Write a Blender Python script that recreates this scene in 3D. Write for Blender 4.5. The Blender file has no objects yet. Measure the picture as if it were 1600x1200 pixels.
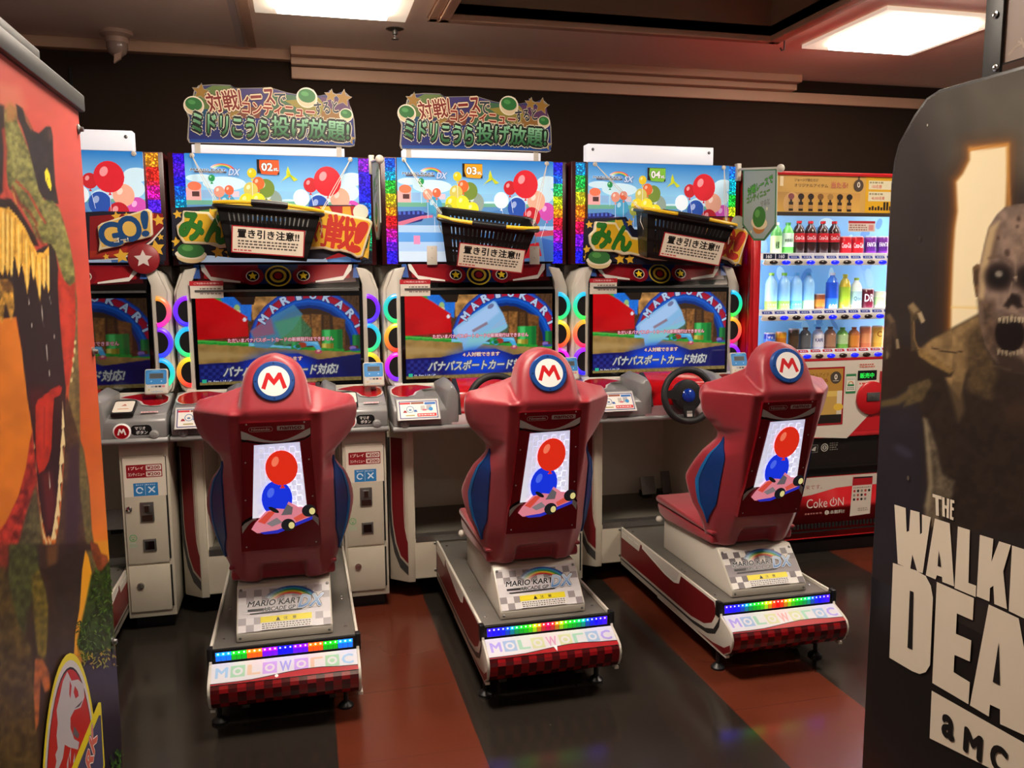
import bpy, bmesh, math, random
import numpy as np
from mathutils import Vector, Matrix
random.seed(4)
SC = bpy.context.scene
COL = SC.collection
PI = math.pi

# ------------------------------------------------------------------ camera
F, EYE = 1320.0, 1.565                      # focal length in pixels of a 1600 px wide frame, eye height
YAW = math.atan(329 / F); PITCH = math.atan2(172, F) * 0.985; ROLL = math.radians(-0.35)
_f = Vector((math.sin(YAW) * math.cos(PITCH), math.cos(YAW) * math.cos(PITCH), -math.sin(PITCH)))
_r = Vector((math.cos(YAW), -math.sin(YAW), 0)); _u = _r.cross(_f)
_R = _r * math.cos(ROLL) + _u * math.sin(ROLL); _U = -_r * math.sin(ROLL) + _u * math.cos(ROLL)
cam = bpy.data.cameras.new('camera'); cam.sensor_width = 36; cam.sensor_fit = 'HORIZONTAL'
cam.lens = 36 * F / 1600; cam.clip_start = 0.05
camo = bpy.data.objects.new('camera', cam); COL.objects.link(camo)
camo.matrix_world = Matrix(((_R.x, _U.x, -_f.x, 0), (_R.y, _U.y, -_f.y, 0), (_R.z, _U.z, -_f.z, EYE), (0, 0, 0, 1)))
SC.camera = camo

# ------------------------------------------------------------------ world, exposure, lamps
w = bpy.data.worlds.new('world'); SC.world = w; w.use_nodes = True
w.node_tree.nodes['Background'].inputs[0].default_value = (1.0, 0.86, 0.74, 1)
w.node_tree.nodes['Background'].inputs[1].default_value = 0.19
SC.view_settings.view_transform = 'Standard'; SC.view_settings.look = 'None'
SC.view_settings.exposure = 0.0; SC.view_settings.gamma = 1.0; SC.view_settings.use_curve_mapping = False

# Ceiling lights (x, y, strength): two visible, unseen rest added to brighten the seats.
CEILING_LIGHTS = [(0.21, 4.23, 22), (3.29, 4.23, 22), (0.21, 2.45, 76), (3.29, 2.45, 60), (-2.9, 1.2, 12), (0.21, 0.0, 7), (3.29, 0.0, 5), (-2.9, -2.4, 5), (0.21, -2.4, 6), (3.29, -2.4, 5)]
LAMP_COLOR = 'fff0de'

# ------------------------------------------------------------------ helpers
def lin1(c): return c / 12.92 if c <= 0.04045 else ((c + 0.055) / 1.055) ** 2.4
_lc = {}
def lin(h):
    if h not in _lc: _lc[h] = tuple(lin1(int(h[i:i + 2], 16) / 255) for i in (0, 2, 4)) + (1.0,)
    return _lc[h]
def mix(a, b, t):
    A = [int(a[i:i + 2], 16) for i in (0, 2, 4)]; B = [int(b[i:i + 2], 16) for i in (0, 2, 4)]
    return '%02x%02x%02x' % tuple(int(round(x + (y - x) * t)) for x, y in zip(A, B))
def ray(x, y): return _f + _R * ((x - 800) / F) - _U * ((y - 600) / F)
def px_y(x, y, Y): d = ray(x, y); t = Y / d.y; return (d.x * t, EYE + d.z * t)     # photo pixel -> (X, Z) on the plane Y
def px_x(x, y, X): d = ray(x, y); t = X / d.x; return (d.y * t, EYE + d.z * t)     # photo pixel -> (Y, Z) on the plane X

MATS = {}
def mat(name, col='ffffff', rough=.5, metal=0., spec=.5, attr=False, emit=0., coat=0., base=True):
    if name in MATS: return MATS[name]
    m = bpy.data.materials.new(name); m.use_nodes = True; nt = m.node_tree; b = nt.nodes['Principled BSDF']
    b.inputs['Base Color'].default_value = lin(col); b.inputs['Roughness'].default_value = rough
    b.inputs['Metallic'].default_value = metal; b.inputs['Specular IOR Level'].default_value = spec
    b.inputs['Coat Weight'].default_value = coat; b.inputs['Coat Roughness'].default_value = .08
    if attr:
        a = nt.nodes.new('ShaderNodeAttribute'); a.attribute_name = 'Col'
        if base: nt.links.new(a.outputs['Color'], b.inputs['Base Color'])
        if emit: nt.links.new(a.outputs['Color'], b.inputs['Emission Color'])
    elif emit: b.inputs['Emission Color'].default_value = lin(col)
    b.inputs['Emission Strength'].default_value = emit
    MATS[name] = m; return m
def noise_mat(name, c1, c2, scale, rough, metal=0., bump=0., spec=.5, rvar=0.):
    m = mat(name, c1, rough, metal, spec); nt = m.node_tree; b = nt.nodes['Principled BSDF']
    tc = nt.nodes.new('ShaderNodeTexCoord'); n = nt.nodes.new('ShaderNodeTexNoise'); n.inputs['Scale'].default_value = scale
    n.inputs['Detail'].default_value = 5; nt.links.new(tc.outputs['Object'], n.inputs['Vector'])
    mx = nt.nodes.new('ShaderNodeMix'); mx.data_type = 'RGBA'; mx.inputs[6].default_value = lin(c1); mx.inputs[7].default_value = lin(c2)
    nt.links.new(n.outputs['Fac'], mx.inputs[0]); nt.links.new(mx.outputs[2], b.inputs['Base Color'])
    if bump:
        bp = nt.nodes.new('ShaderNodeBump'); bp.inputs['Strength'].default_value = bump; bp.inputs['Distance'].default_value = .002
        nt.links.new(n.outputs['Fac'], bp.inputs['Height']); nt.links.new(bp.outputs['Normal'], b.inputs['Normal'])
    if rvar:
        mr = nt.nodes.new('ShaderNodeMapRange'); mr.inputs[3].default_value = rough - rvar; mr.inputs[4].default_value = rough + rvar
        nt.links.new(n.outputs['Fac'], mr.inputs[0]); nt.links.new(mr.outputs[0], b.inputs['Roughness'])
    return m

PRINT = mat('printed_vinyl', rough=.4, attr=True, spec=.35)
GLOSSP = mat('glossy_print', rough=.12, attr=True)
SCREEN = mat('lit_screen', '060608', .12, attr=True, emit=.92, base=False)
BACKLIT = mat('backlit_print', rough=.2, attr=True, emit=.6)
SEATLIT = mat('seat_back_lightbox', rough=.2, attr=True, emit=.68)
LED = mat('led_light', '201c24', .3, attr=True, emit=5., base=False)
RINGM = mat('light_ring_glow', '302838', .3, attr=True, emit=1.3, base=False)
WHITE = noise_mat('white_paint', 'c4bcab', 'b8b09e', 9, .38, rvar=.06)
GREYW = noise_mat('warm_grey_panel', 'e4dccc', 'd8cfbe', 6, .55)
OFFW = mat('off_white_plastic', 'cfc9bd', .35)
SILVER = noise_mat('silver_plastic', '989898', '8c8c8c', 14, .36, metal=.25)
REDV = noise_mat('red_vinyl', '9c2632', '94222e', 60, .42, spec=.5, bump=.05)
_b = REDV.node_tree.nodes['Principled BSDF']; _b.inputs['Sheen Weight'].default_value = .3; _b.inputs['Sheen Roughness'].default_value = .45
BLUEV = noise_mat('blue_vinyl', '0b3a82', '08306f', 40, .38)
PIPING = mat('blue_piping', '0f66a6', .4)
PLATE = mat('dark_red_acrylic', '7a0e18', .12)
REDP = noise_mat('red_clear_plastic', 'c01018', '9a0a12', 30, .15)
STEEL = noise_mat('brushed_steel', '8d8c8a', '7c7b79', 90, .35, metal=.9)
CHROME = mat('chrome', 'c8c8c8', .15, metal=1.)
DECK = noise_mat('dark_steel_deck', '7c7872', '6c6862', 20, .38, metal=.35)
BLACK = mat('black_plastic', '121214', .38)
RUBBER = mat('black_rubber', '19191b', .6)
GLOSSB = mat('black_gloss', '050506', .08)
DARK = mat('dark_void', '0c0a0a', .8)
REDM = noise_mat('red_metal', 'c01a22', 'b3141d', 5, .3)
YELLOW = mat('yellow_plastic', 'e0b520', .4)
CORD = mat('white_cord', 'd8d2c4', .7)

class MB:
    def __init__(s): s.v = []; s.f = []; s.c = []; s.m = []; s.mi = 0; s.o = None; s.n = 0.; s.clip = None; s.st = .00006
    def raw(s, vs, fs, col='ffffff'):
        b = len(s.v); s.v.extend(tuple(p) for p in vs)
        for f in fs:
            s.f.append([b + i for i in f]); s.c.append(col if isinstance(col, str) else [col[i] for i in f]); s.m.append(s.mi)
    def box(s, x0, x1, y0, y1, z0, z1, col='ffffff'):
        s.raw([(x0, y0, z0), (x1, y0, z0), (x1, y1, z0), (x0, y1, z0), (x0, y0, z1), (x1, y0, z1), (x1, y1, z1), (x0, y1, z1)],
              [(0, 3, 2, 1), (4, 5, 6, 7), (0, 1, 5, 4), (1, 2, 6, 5), (2, 3, 7, 6), (3, 0, 4, 7)], col)
    def prism(s, pts, d0, d1, ax, col='ffffff'):
        P = {'x': lambda a, b, d: (d, a, b), 'y': lambda a, b, d: (a, d, b), 'z': lambda a, b, d: (a, b, d)}[ax]
        n = len(pts); vs = [P(a, b, d0) for a, b in pts] + [P(a, b, d1) for a, b in pts]
        ar = sum(pts[i][0] * pts[(i + 1) % n][1] - pts[(i + 1) % n][0] * pts[i][1] for i in range(n))
        fl = (ar > 0) == (ax != 'y') and d1 > d0 or (ar > 0) != (ax != 'y') and d1 < d0
        fs = [list(range(n))[::-1], list(range(n, 2 * n))] + [(i, (i + 1) % n, n + (i + 1) % n, n + i) for i in range(n)]
        if not fl: fs = [list(f)[::-1] for f in fs]
        s.raw(vs, fs, col)
    def loft(s, rings, cap=True, closed=True, col='ffffff', cols=None):
        n = len(rings[0]); vs = [p for r in rings for p in r]; fs = []
        for k in range(len(rings) - 1):
            for i in range(n if closed else n - 1):
                j = (i + 1) % n; fs.append((k * n + i, k * n + j, (k + 1) * n + j, (k + 1) * n + i))
        if cap: fs.append(list(range(n))[::-1]); fs.append([(len(rings) - 1) * n + i for i in range(n)])
        s.raw(vs, fs, cols if cols else col)
    def tube(s, path, r, n=8, closed=False, col='ffffff', cols=None):
        path = [Vector(p) for p in path]; rings = []; N = len(path); up = None
        for i, p in enumerate(path):
            t = (path[(i + 1) % N] - path[i - 1]) if closed or 0 < i < N - 1 else (path[1] - path[0] if i == 0 else path[-1] - path[-2])
            t.normalize()
            if up is None: up = t.orthogonal().normalized()
            up = (up - t * up.dot(t)).normalized(); sd = t.cross(up); rr = r[i] if isinstance(r, (list, tuple)) else r
            rings.append([p + (up * math.cos(2 * PI * k / n) + sd * math.sin(2 * PI * k / n)) * rr for k in range(n)])
        cc = [c for c in cols for _ in range(n)] if cols else None
        if closed: rings.append(rings[0]); cc = cc + cc[:n] if cc else None
        s.loft(rings, cap=not closed, col=col, cols=cc)
    def lathe(s, prof, o, ax=(0, 0, 1), n=20, col='ffffff', cols=None):
        a = Vector(ax).normalized(); e = a.orthogonal().normalized(); g = a.cross(e); o = Vector(o)
        rings = [[o + a * h + (e * math.cos(2 * PI * k / n) + g * math.sin(2 * PI * k / n)) * r for k in range(n)] for r, h in prof]
        cc = [c for c in cols for _ in range(n)] if cols else None
        s.loft(rings, col=col, cols=cc)
    def ball(s, c, r, n=16, col='ffffff', sc=(1, 1, 1)):
        rings = [[(c[0] + r * sc[0] * math.sin(t) * math.cos(2 * PI * k / n), c[1] + r * sc[1] * math.sin(t) * math.sin(2 * PI * k / n), c[2] - r * sc[2] * math.cos(t))
                  for k in range(n)] for t in [PI * (.02 + .96 * i / 10) for i in range(11)]]
        s.loft(rings, col=col)
    # ---- flat artwork in a plane: o origin, U to the right, V up; every shape lies a hair in front of the one before
    def plane(s, o, U=(1, 0, 0), V=(0, 0, 1), n=0., st=.00006):
        s.st = st
        s.o = Vector(o); s.U = Vector(U); s.V = Vector(V); s.N = s.U.cross(s.V).normalized(); s.n = n; return s
    def P(s, pts, col, step=None):
        s.n += s.st if step is None else step
        if s.clip:
            cs = col if isinstance(col, list) else None
            pts = clip_poly(pts, s.clip)
            if len(pts) < 3: return
            if cs: col = cs[0]
        s.raw([s.o + s.U * p[0] + s.V * p[1] + s.N * s.n for p in pts], [list(range(len(pts)))], col)
    def R(s, x0, y0, x1, y1, col): s.P([(x0, y0), (x1, y0), (x1, y1), (x0, y1)], col)
    def RR(s, x0, y0, x1, y1, r, col):
        pts = []
        for cx, cy, a in ((x1 - r, y1 - r, 0), (x0 + r, y1 - r, 90), (x0 + r, y0 + r, 180), (x1 - r, y0 + r, 270)):
            for k in range(5): t = math.radians(a + k * 22.5); pts.append((cx + r * math.cos(t), cy + r * math.sin(t)))
        s.P(pts, col)
    def C(s, cx, cy, rx, ry, col, n=24, rot=0., a0=0., a1=360.):
        c, si = math.cos(math.radians(rot)), math.sin(math.radians(rot)); pts = []
        full = abs(a1 - a0) >= 360
        for k in range(n if full else n + 1):
            t = math.radians(a0 + (a1 - a0) * k / n); x, y = rx * math.cos(t), ry * math.sin(t); pts.append((cx + x * c - y * si, cy + x * si + y * c))
        s.P(pts, col)
    def star(s, cx, cy, r, col, rot=0.):
        s.P([(cx + (r if k % 2 == 0 else r * .48) * math.cos(math.radians(90 + rot + 36 * k)), cy + (r if k % 2 == 0 else r * .48) * math.sin(math.radians(90 + rot + 36 * k))) for k in range(10)], col)
    def arc(s, cx, cy, r0, r1, a0, a1, cols, n=24, ey=1.):
        s.n += s.st; sv = s.n
        for k in range(n):
            t0, t1 = (math.radians(a0 + (a1 - a0) * (k + d) / n) for d in (0, 1)); q = k / n * (len(cols) - 1); i = int(q)
            s.n = sv
            s.P([(cx + r0 * math.cos(t0), cy + ey * r0 * math.sin(t0)), (cx + r1 * math.cos(t0), cy + ey * r1 * math.sin(t0)), (cx + r1 * math.cos(t1), cy + ey * r1 * math.sin(t1)), (cx + r0 * math.cos(t1), cy + ey * r0 * math.sin(t1))],
                mix(cols[i], cols[min(i + 1, len(cols) - 1)], q - i), step=0)
    def L(s, pts, wd, col):
        s.n += s.st
        for a, b in zip(pts, pts[1:]):
            dx, dy = b[0] - a[0], b[1] - a[1]; l = math.hypot(dx, dy) or 1; ox, oy = -dy / l * wd / 2, dx / l * wd / 2
            s.P([(a[0] + ox, a[1] + oy), (a[0] - ox, a[1] - oy), (b[0] - ox, b[1] - oy), (b[0] + ox, b[1] + oy)], col, step=0)
    def T(s, text, cx, cy, h, col, wd=None, bold=.02, out=(), rot=0., shear=0., res=2, ghost=None):
        v0, _, bb = glyphs(text, 0, res); sy = h / (bb[3] - bb[1]); sx = wd / (bb[2] - bb[0]) if wd else sy
        mx, my = (bb[0] + bb[2]) / 2, (bb[1] + bb[3]) / 2; c, si = math.cos(math.radians(rot)), math.sin(math.radians(rot))
        cjk = any(ord(q) > 0x2e80 for q in text); kk = .55 if cjk else .6
        vs, fs, _ = glyphs(text, 0, res)
        for cl, off in list(out) + [(col, bold)]:
            s.n += s.st
            for ex, ey in [(0, 0)] + ([(off * kk * math.cos(PI / 4 * e), off * kk * math.sin(PI / 4 * e)) for e in range(8)] if off > .012 else []):
                q = []; vc = []; s.n += s.st * .25
                for x, y in vs:
                    x += ex; y += ey
                    X, Y = (x - mx) * sx + shear * (y - my) * sy, (y - my) * sy; q.append((cx + X * c - Y * si, cy + X * si + Y * c))
                    if isinstance(cl, tuple): vc.append(mix(cl[0], cl[1], max(0, min(1, .5 + (y - my) / (bb[3] - bb[1])))))
                if s.clip:
                    for f in fs: s.P([q[i] for i in f], cl if isinstance(cl, str) else vc[f[0]], step=0)
                else: s.raw([s.o + s.U * p[0] + s.V * p[1] + s.N * s.n for p in q], fs, vc if vc else cl)
    def dashes(s, x0, y0, x1, y1, rows, col, fill=.55):
        hh = (y1 - y0) / rows; s.n += s.st; rnd = random.Random(int(x0 * 9999) + rows)
        for k in range(rows):
            x = x0; y = y1 - hh * (k + 1)
            while x < x1 - hh * .5:
                l = min(hh * rnd.uniform(.5, 1.4), x1 - x); s.P([(x, y + hh * .25), (x + l, y + hh * .25), (x + l, y + hh * .8), (x, y + hh * .8)], col, step=0); x += l + hh * .35
    def mesh(s, name, mats, off=(0, 0, 0), smooth=40, bevel=0, seg=2, remesh=0, relax=0):
        me = bpy.data.meshes.new(name)
        me.from_pydata([(x - off[0], y - off[1], z - off[2]) for x, y, z in s.v], [], s.f)
        for m in mats: me.materials.append(m)
        me.polygons.foreach_set('material_index', s.m)
        if any(c != 'ffffff' for c in s.c):
            ca = me.color_attributes.new('Col', 'FLOAT_COLOR', 'CORNER'); buf = []
            for f, c in zip(s.f, s.c):
                if isinstance(c, str): buf.extend(lin(c) * len(f))
                else:
                    for q in c: buf.extend(lin(q))
            ca.data.foreach_set('color', buf)
        me.validate(); me.update()
        if remesh:
            ob = bpy.data.objects.new('tmp', me); COL.objects.link(ob)
            r = ob.modifiers.new('r', 'REMESH'); r.mode = 'VOXEL'; r.voxel_size = remesh
            sm = ob.modifiers.new('s', 'SMOOTH'); sm.factor = .5; sm.iterations = relax
            dg = bpy.context.evaluated_depsgraph_get(); dg.update()
            m2 = bpy.data.meshes.new_from_object(ob.evaluated_get(dg)); bpy.data.objects.remove(ob); bpy.data.meshes.remove(me)
            me = m2; me.name = name; smooth = 180
            me.materials.clear()
            for m in mats: me.materials.append(m)
        elif bevel:
            bm = bmesh.new(); bm.from_mesh(me); bmesh.ops.remove_doubles(bm, verts=bm.verts, dist=1e-6)
            ed = [e for e in bm.edges if len(e.link_faces) == 2 and e.calc_face_angle(0) > math.radians(35)]
            bmesh.ops.bevel(bm, geom=ed, offset=bevel, segments=seg, affect='EDGES', clamp_overlap=True, profile=.5)
            bm.to_mesh(me); bm.free()
        if smooth:
            me.polygons.foreach_set('use_smooth', [True] * len(me.polygons))
            if smooth < 180: me.set_sharp_from_angle(angle=math.radians(smooth))
        me.update(); return me

def clip_poly(p, rc):
    x0, y0, x1, y1 = rc
    for ax, lim, sg in ((0, x0, 1), (0, x1, -1), (1, y0, 1), (1, y1, -1)):
        q = []
        for i in range(len(p)):
            a, b = p[i - 1], p[i]; da, db = (a[ax] - lim) * sg, (b[ax] - lim) * sg
            if (da >= 0) != (db >= 0): t = da / (da - db); q.append((a[0] + (b[0] - a[0]) * t, a[1] + (b[1] - a[1]) * t))
            if db >= 0: q.append(b)
        p = q
        if not p: break
    return p
_gl = {}
def glyphs(text, off, res=2):
    k = (text, round(off, 4), res)
    if k not in _gl:
        cu = bpy.data.curves.new('t', 'FONT'); cu.body = text; cu.offset = off; cu.resolution_u = res
        ob = bpy.data.objects.new('t', cu); me = bpy.data.meshes.new_from_object(ob)
        v = [(p.co.x, p.co.y) for p in me.vertices]; f = []
        for p in me.polygons:
            i = list(p.vertices)
            ar = sum(v[i[a - 1]][0] * v[i[a]][1] - v[i[a]][0] * v[i[a - 1]][1] for a in range(len(i)))
            f.append(i if ar > 0 else i[::-1])
        xs = [p[0] for p in v] or [0, 1]; ys = [p[1] for p in v] or [0, 1]
        _gl[k] = (v, f, (min(xs), min(ys), max(xs), max(ys)))
        bpy.data.objects.remove(ob); bpy.data.curves.remove(cu); bpy.data.meshes.remove(me)
    return _gl[k]

class Canvas:                                   # a print painted point by point on a fine grid over a flat panel
    def __init__(s, us, zs, X=None, Y=None, lay=None):
        s.us, s.zs, s.X, s.Y = us, zs, X, Y; Yg, Zg = np.meshgrid(us, zs); s.Yg, s.Zg = Yg, Zg; s.c = np.zeros(Yg.shape + (3,))
        if lay: s.px, s.py = lay(Yg, Zg); return
        dx, dy, dz = np.full_like(Yg, X), Yg, Zg - EYE
        dp = dx * _f.x + dy * _f.y + dz * _f.z
        s.px = 800 + F * (dx * _R.x + dy * _R.y + dz * _R.z) / dp; s.py = 600 - F * (dx * _U.x + dy * _U.y + dz * _U.z) / dp
    def col(s, h): return np.array([int(h[i:i + 2], 16) / 255 for i in (0, 2, 4)])
    def noise(s, sc, seed, st=1.):                # smooth value noise on the print itself
        r = np.random.RandomState(seed); g = r.rand(64, 64); x = (s.px / sc * st) % 62; y = (s.py / sc) % 62
        i, j = x.astype(int), y.astype(int); fx, fy = x - i, y - j; fx = fx * fx * (3 - 2 * fx); fy = fy * fy * (3 - 2 * fy)
        return (g[j, i] * (1 - fx) + g[j, i + 1] * fx) * (1 - fy) + (g[j + 1, i] * (1 - fx) + g[j + 1, i + 1] * fx) * fy
    def fill(s, pts, h, fe=2., al=1., mot=0., seed=1, sc=9):
        P = np.array(pts, float); x0, y0 = P.min(0) - fe - 1; x1, y1 = P.max(0) + fe + 1
        k = (s.px > x0) & (s.px < x1) & (s.py > y0) & (s.py < y1)
        if not k.any(): return
        x, y = s.px[k], s.py[k]; d = np.full(x.shape, 1e9); ins = np.zeros(x.shape, bool)
        for a, b in zip(P, np.roll(P, -1, 0)):
            e = b - a; t = np.clip(((x - a[0]) * e[0] + (y - a[1]) * e[1]) / (e @ e + 1e-9), 0, 1); d = np.minimum(d, np.hypot(x - a[0] - t * e[0], y - a[1] - t * e[1]))
            if a[1] != b[1]: ins ^= ((a[1] > y) != (b[1] > y)) & (x < a[0] + (y - a[1]) / (b[1] - a[1]) * e[0])
        w_ = np.clip(.5 + np.where(ins, d, -d) / fe, 0, 1) * al; w_ = w_ * w_ * (3 - 2 * w_) if al == 1 else w_
        c = s.col(h)[None] * np.ones((x.size, 1))
        if mot: c = c * (1 + mot * (s.noise(sc, seed)[k] + .5 * s.noise(sc / 2.3, seed + 1)[k] - .75))[:, None]
        s.c[k] = s.c[k] * (1 - w_[:, None]) + c * w_[:, None]
    def oval(s, cx, cy, rx, ry, h, fe=2., al=1., mot=0., rot=0): q = math.radians(rot); s.fill([(cx + rx * math.cos(a) * math.cos(q) - ry * math.sin(a) * math.sin(q), cy + rx * math.cos(a) * math.sin(q) + ry * math.sin(a) * math.cos(q)) for a in [PI * i / 12 for i in range(24)]], h, fe, al, mot)
    def line(s, pts, wd, h, fe=1.5, al=1.):
        for a, b in zip(pts, pts[1:]):
            dx, dy = b[0] - a[0], b[1] - a[1]; l = math.hypot(dx, dy); ox, oy = -dy / l * wd / 2, dx / l * wd / 2; s.fill([(a[0] + ox, a[1] + oy), (a[0] - ox, a[1] - oy), (b[0] - ox, b[1] - oy), (b[0] + ox, b[1] + oy)], h, fe, al)
    def part(s, name, parent, m, nx, label, keep=None):
        nu, nz = len(s.us), len(s.zs); me = bpy.data.meshes.new(name); off = OFF[0]
        if s.X is None: co = np.stack([s.Yg - off[0], np.full(s.Yg.shape, s.Y - off[1]), s.Zg - off[2]], -1).reshape(-1, 3)
        else: co = np.stack([np.full(s.Yg.shape, s.X + nx * .0006 - off[0]), s.Yg - off[1], s.Zg - off[2]], -1).reshape(-1, 3)
        i = np.arange(nu * nz).reshape(nz, nu); q = np.stack([i[:-1, :-1], i[:-1, 1:], i[1:, 1:], i[1:, :-1]], -1).reshape(-1, 4)
        if keep is not None: ok = keep(s.Yg, s.Zg).reshape(-1); q = q[ok[q].all(1)]
        if nx < 0: q = q[:, ::-1]
        me.from_pydata(co.tolist(), [], q.tolist()); ca = me.color_attributes.new('Col', 'FLOAT_COLOR', 'POINT')
        c = np.clip(s.c, 0, 1).reshape(-1, 3); l = np.where(c <= .04045, c / 12.92, ((c + .055) / 1.055) ** 2.4)
        ca.data.foreach_set('color', np.concatenate([l, np.ones((len(l), 1))], 1).ravel()); me.materials.append(m); me.update()
        o = bpy.data.objects.new(name, me); COL.objects.link(o); o.parent = parent; o['label'] = label; return o

OFF = [(0, 0, 0)]                      # base point of the thing being built
CACHE = {}
def part(name, parent, fn, mats, key=None, label=None, kind=None, **kw):
    mats = mats if isinstance(mats, (list, tuple)) else [mats]
    me = CACHE.get(key) if key else None
    if me is None:
        mb = MB(); fn(mb); me = mb.mesh(name, mats, OFF[0], **kw)
        if key: CACHE[key] = me
    o = bpy.data.objects.new(name, me); COL.objects.link(o)
    if parent: o.parent = parent
    if label: o['label'] = label
    if kind: o['kind'] = kind
    return o
def thing(name, label, cat, base, off=None, group=None):
    o = bpy.data.objects.new(name, None); COL.objects.link(o); o.location = base; o.empty_display_size = .1
    o['label'] = label; o['category'] = cat
    if group: o['group'] = group
    OFF[0] = base if off is None else off
    return o
def solo(name, label, cat, fn, mats, base, group=None, **kw):
    OFF[0] = base; o = part(name, None, fn, mats, **kw); o.location = base; o['label'] = label; o['category'] = cat
    if group: o['group'] = group
    return o
def structure(name, fn, mats, **kw): OFF[0] = (0, 0, 0); return part(name, None, fn, mats, kind='structure', **kw)
def lerp(tab, z):
    if z <= tab[0][0]: return tab[0][1]
    for a, b in zip(tab, tab[1:]):
        if z <= b[0]: return a[1] + (b[1] - a[1]) * (z - a[0]) / (b[0] - a[0])
    return tab[-1][1]
def screw(mb, x, y, z, r=.006, ax=(0, -1, 0)): mb.lathe([(r, 0), (r, .002), (r * .6, .004)], (x, y, z), ax, 10)
def rb(t):                                     # rainbow colour for t in 0..1
    c = ['7a18ff', '1a2cff', '10b4ff', '18e060', 'e8e020', 'ff8a10', 'ff2030', 'ff20c0', '7a18ff']
    q = (t % 1) * 8; i = int(q); return mix(c[i], c[i + 1], q - i)
# ================================================================== the room
def floor_mat():
    m = mat('floor_tiles', '2b2825', .3); nt = m.node_tree; b = nt.nodes['Principled BSDF']; N = nt.nodes.new; L = nt.links.new
    tc = N('ShaderNodeTexCoord'); sx = N('ShaderNodeSeparateXYZ'); L(tc.outputs['Object'], sx.inputs[0])
    def M(op, a, v=None, v2=None):
        n = N('ShaderNodeMath'); n.operation = op
        for i, q in enumerate((a, v, v2)):
            if q is None: continue
            if hasattr(q, 'links'): L(q, n.inputs[i])
            else: n.inputs[i].default_value = q
        return n.outputs[0]
    ph = M('MODULO', M('ADD', sx.outputs['X'], 14 - .066), 1.4)
    red = M('LESS_THAN', ph, .47)
    n1 = N('ShaderNodeTexNoise'); n1.inputs['Scale'].default_value = 2.2; n1.inputs['Detail'].default_value = 6; L(tc.outputs['Object'], n1.inputs['Vector'])
    def rgb(c1, c2):
        x = N('ShaderNodeMix'); x.data_type = 'RGBA'; x.inputs[6].default_value = lin(c1); x.inputs[7].default_value = lin(c2); L(n1.outputs['Fac'], x.inputs[0]); return x.outputs[2]
    x = N('ShaderNodeMix'); x.data_type = 'RGBA'; L(red, x.inputs[0]); L(rgb('25211d', '302b26'), x.inputs[6]); L(rgb('58291b', '682f1f'), x.inputs[7])
    # thin seams between the tiles
    fx = M('MODULO', M('ADD', sx.outputs['X'], 14 - .066), .4667); fy = M('MODULO', M('ADD', sx.outputs['Y'], 14.2), .4667)
    seam = M('MAXIMUM', M('LESS_THAN', fx, .002), M('LESS_THAN', fy, .002))
    d = N('ShaderNodeMix'); d.data_type = 'RGBA'; L(M('MULTIPLY', seam, .35), d.inputs[0]); L(x.outputs[2], d.inputs[6]); d.inputs[7].default_value = lin('1c1a18')
    # worn pale scuffs
    n2 = N('ShaderNodeTexNoise'); n2.inputs['Scale'].default_value = 7; n2.inputs['Detail'].default_value = 8; L(tc.outputs['Object'], n2.inputs['Vector'])
    sc = M('MULTIPLY', M('GREATER_THAN', n2.outputs['Fac'], .73), .12)
    e = N('ShaderNodeMix'); e.data_type = 'RGBA'; L(sc, e.inputs[0]); L(d.outputs[2], e.inputs[6]); e.inputs[7].default_value = lin('b0a080')
    L(e.outputs[2], b.inputs['Base Color'])
    mr = N('ShaderNodeMapRange'); mr.inputs[1].default_value = .3; mr.inputs[2].default_value = .7; mr.inputs[3].default_value = .13; mr.inputs[4].default_value = .24
    L(n1.outputs['Fac'], mr.inputs[0]); L(mr.outputs[0], b.inputs['Roughness'])
    b.inputs['Specular IOR Level'].default_value = .6
    return m
WALLM = noise_mat('dark_brown_wall', '2e221a', '271d16', 2.5, .85, spec=.15)
REDWALL = noise_mat('dark_red_wall', '6a1c1c', '5c1616', 2.5, .6)
CEILM = noise_mat('ceiling_board', 'f0dac6', 'e8cfba', 1.6, .7)
BEAMM = noise_mat('ceiling_beam_wood', 'c09a80', 'b48e74', 5, .5)
COFFM = noise_mat('coffer_brown', 'a08a70', '907a62', 4, .7)

structure('floor', lambda m: m.box(-4.5, 5.6, -7, 5.6, -.1, 0), floor_mat(), smooth=0)
structure('wall_back', lambda m: m.box(-4.5, 5.6, 5.43, 5.6, 0, 3.3), WALLM, smooth=0)
structure('wall_pier', lambda m: m.box(-3.2, -1.54, 5.0, 5.43, 0, 2.9), REDWALL, smooth=0)
CZ = 2.9
def ceil(m):                                    # flat ceiling with one open coffer
    x0, x1, y0, y1 = .80, 2.63, 2.3, 4.47
    m.box(-4.5, x0, -7, 5.43, CZ, CZ + .05); m.box(x1, 5.6, -7, 5.43, CZ, CZ + .05)
    m.box(x0, x1, y1, 5.43, CZ, CZ + .05); m.box(x0, x1, -7, y0, CZ, CZ + .05)
structure('ceiling', ceil, CEILM, smooth=0)
def coffer(m):
    x0, x1, y0, y1 = .80, 2.63, 2.3, 4.47
    m.box(x0 - .03, x1 + .03, y0, y1 + .03, 3.2, 3.24)
    m.box(x0 - .03, x0, y0, y1, CZ, 3.2); m.box(x1, x1 + .03, y0, y1, CZ, 3.2); m.box(x0, x1, y1, y1 + .03, CZ, 3.2); m.box(x0, x1, y0 - .03, y0, CZ, 3.2)
    for x in (1.3, 1.75, 2.2): m.box(x, x + .03, y0, y1, 3.12, 3.2)
structure('ceiling_coffer', coffer, COFFM, smooth=0)
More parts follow.
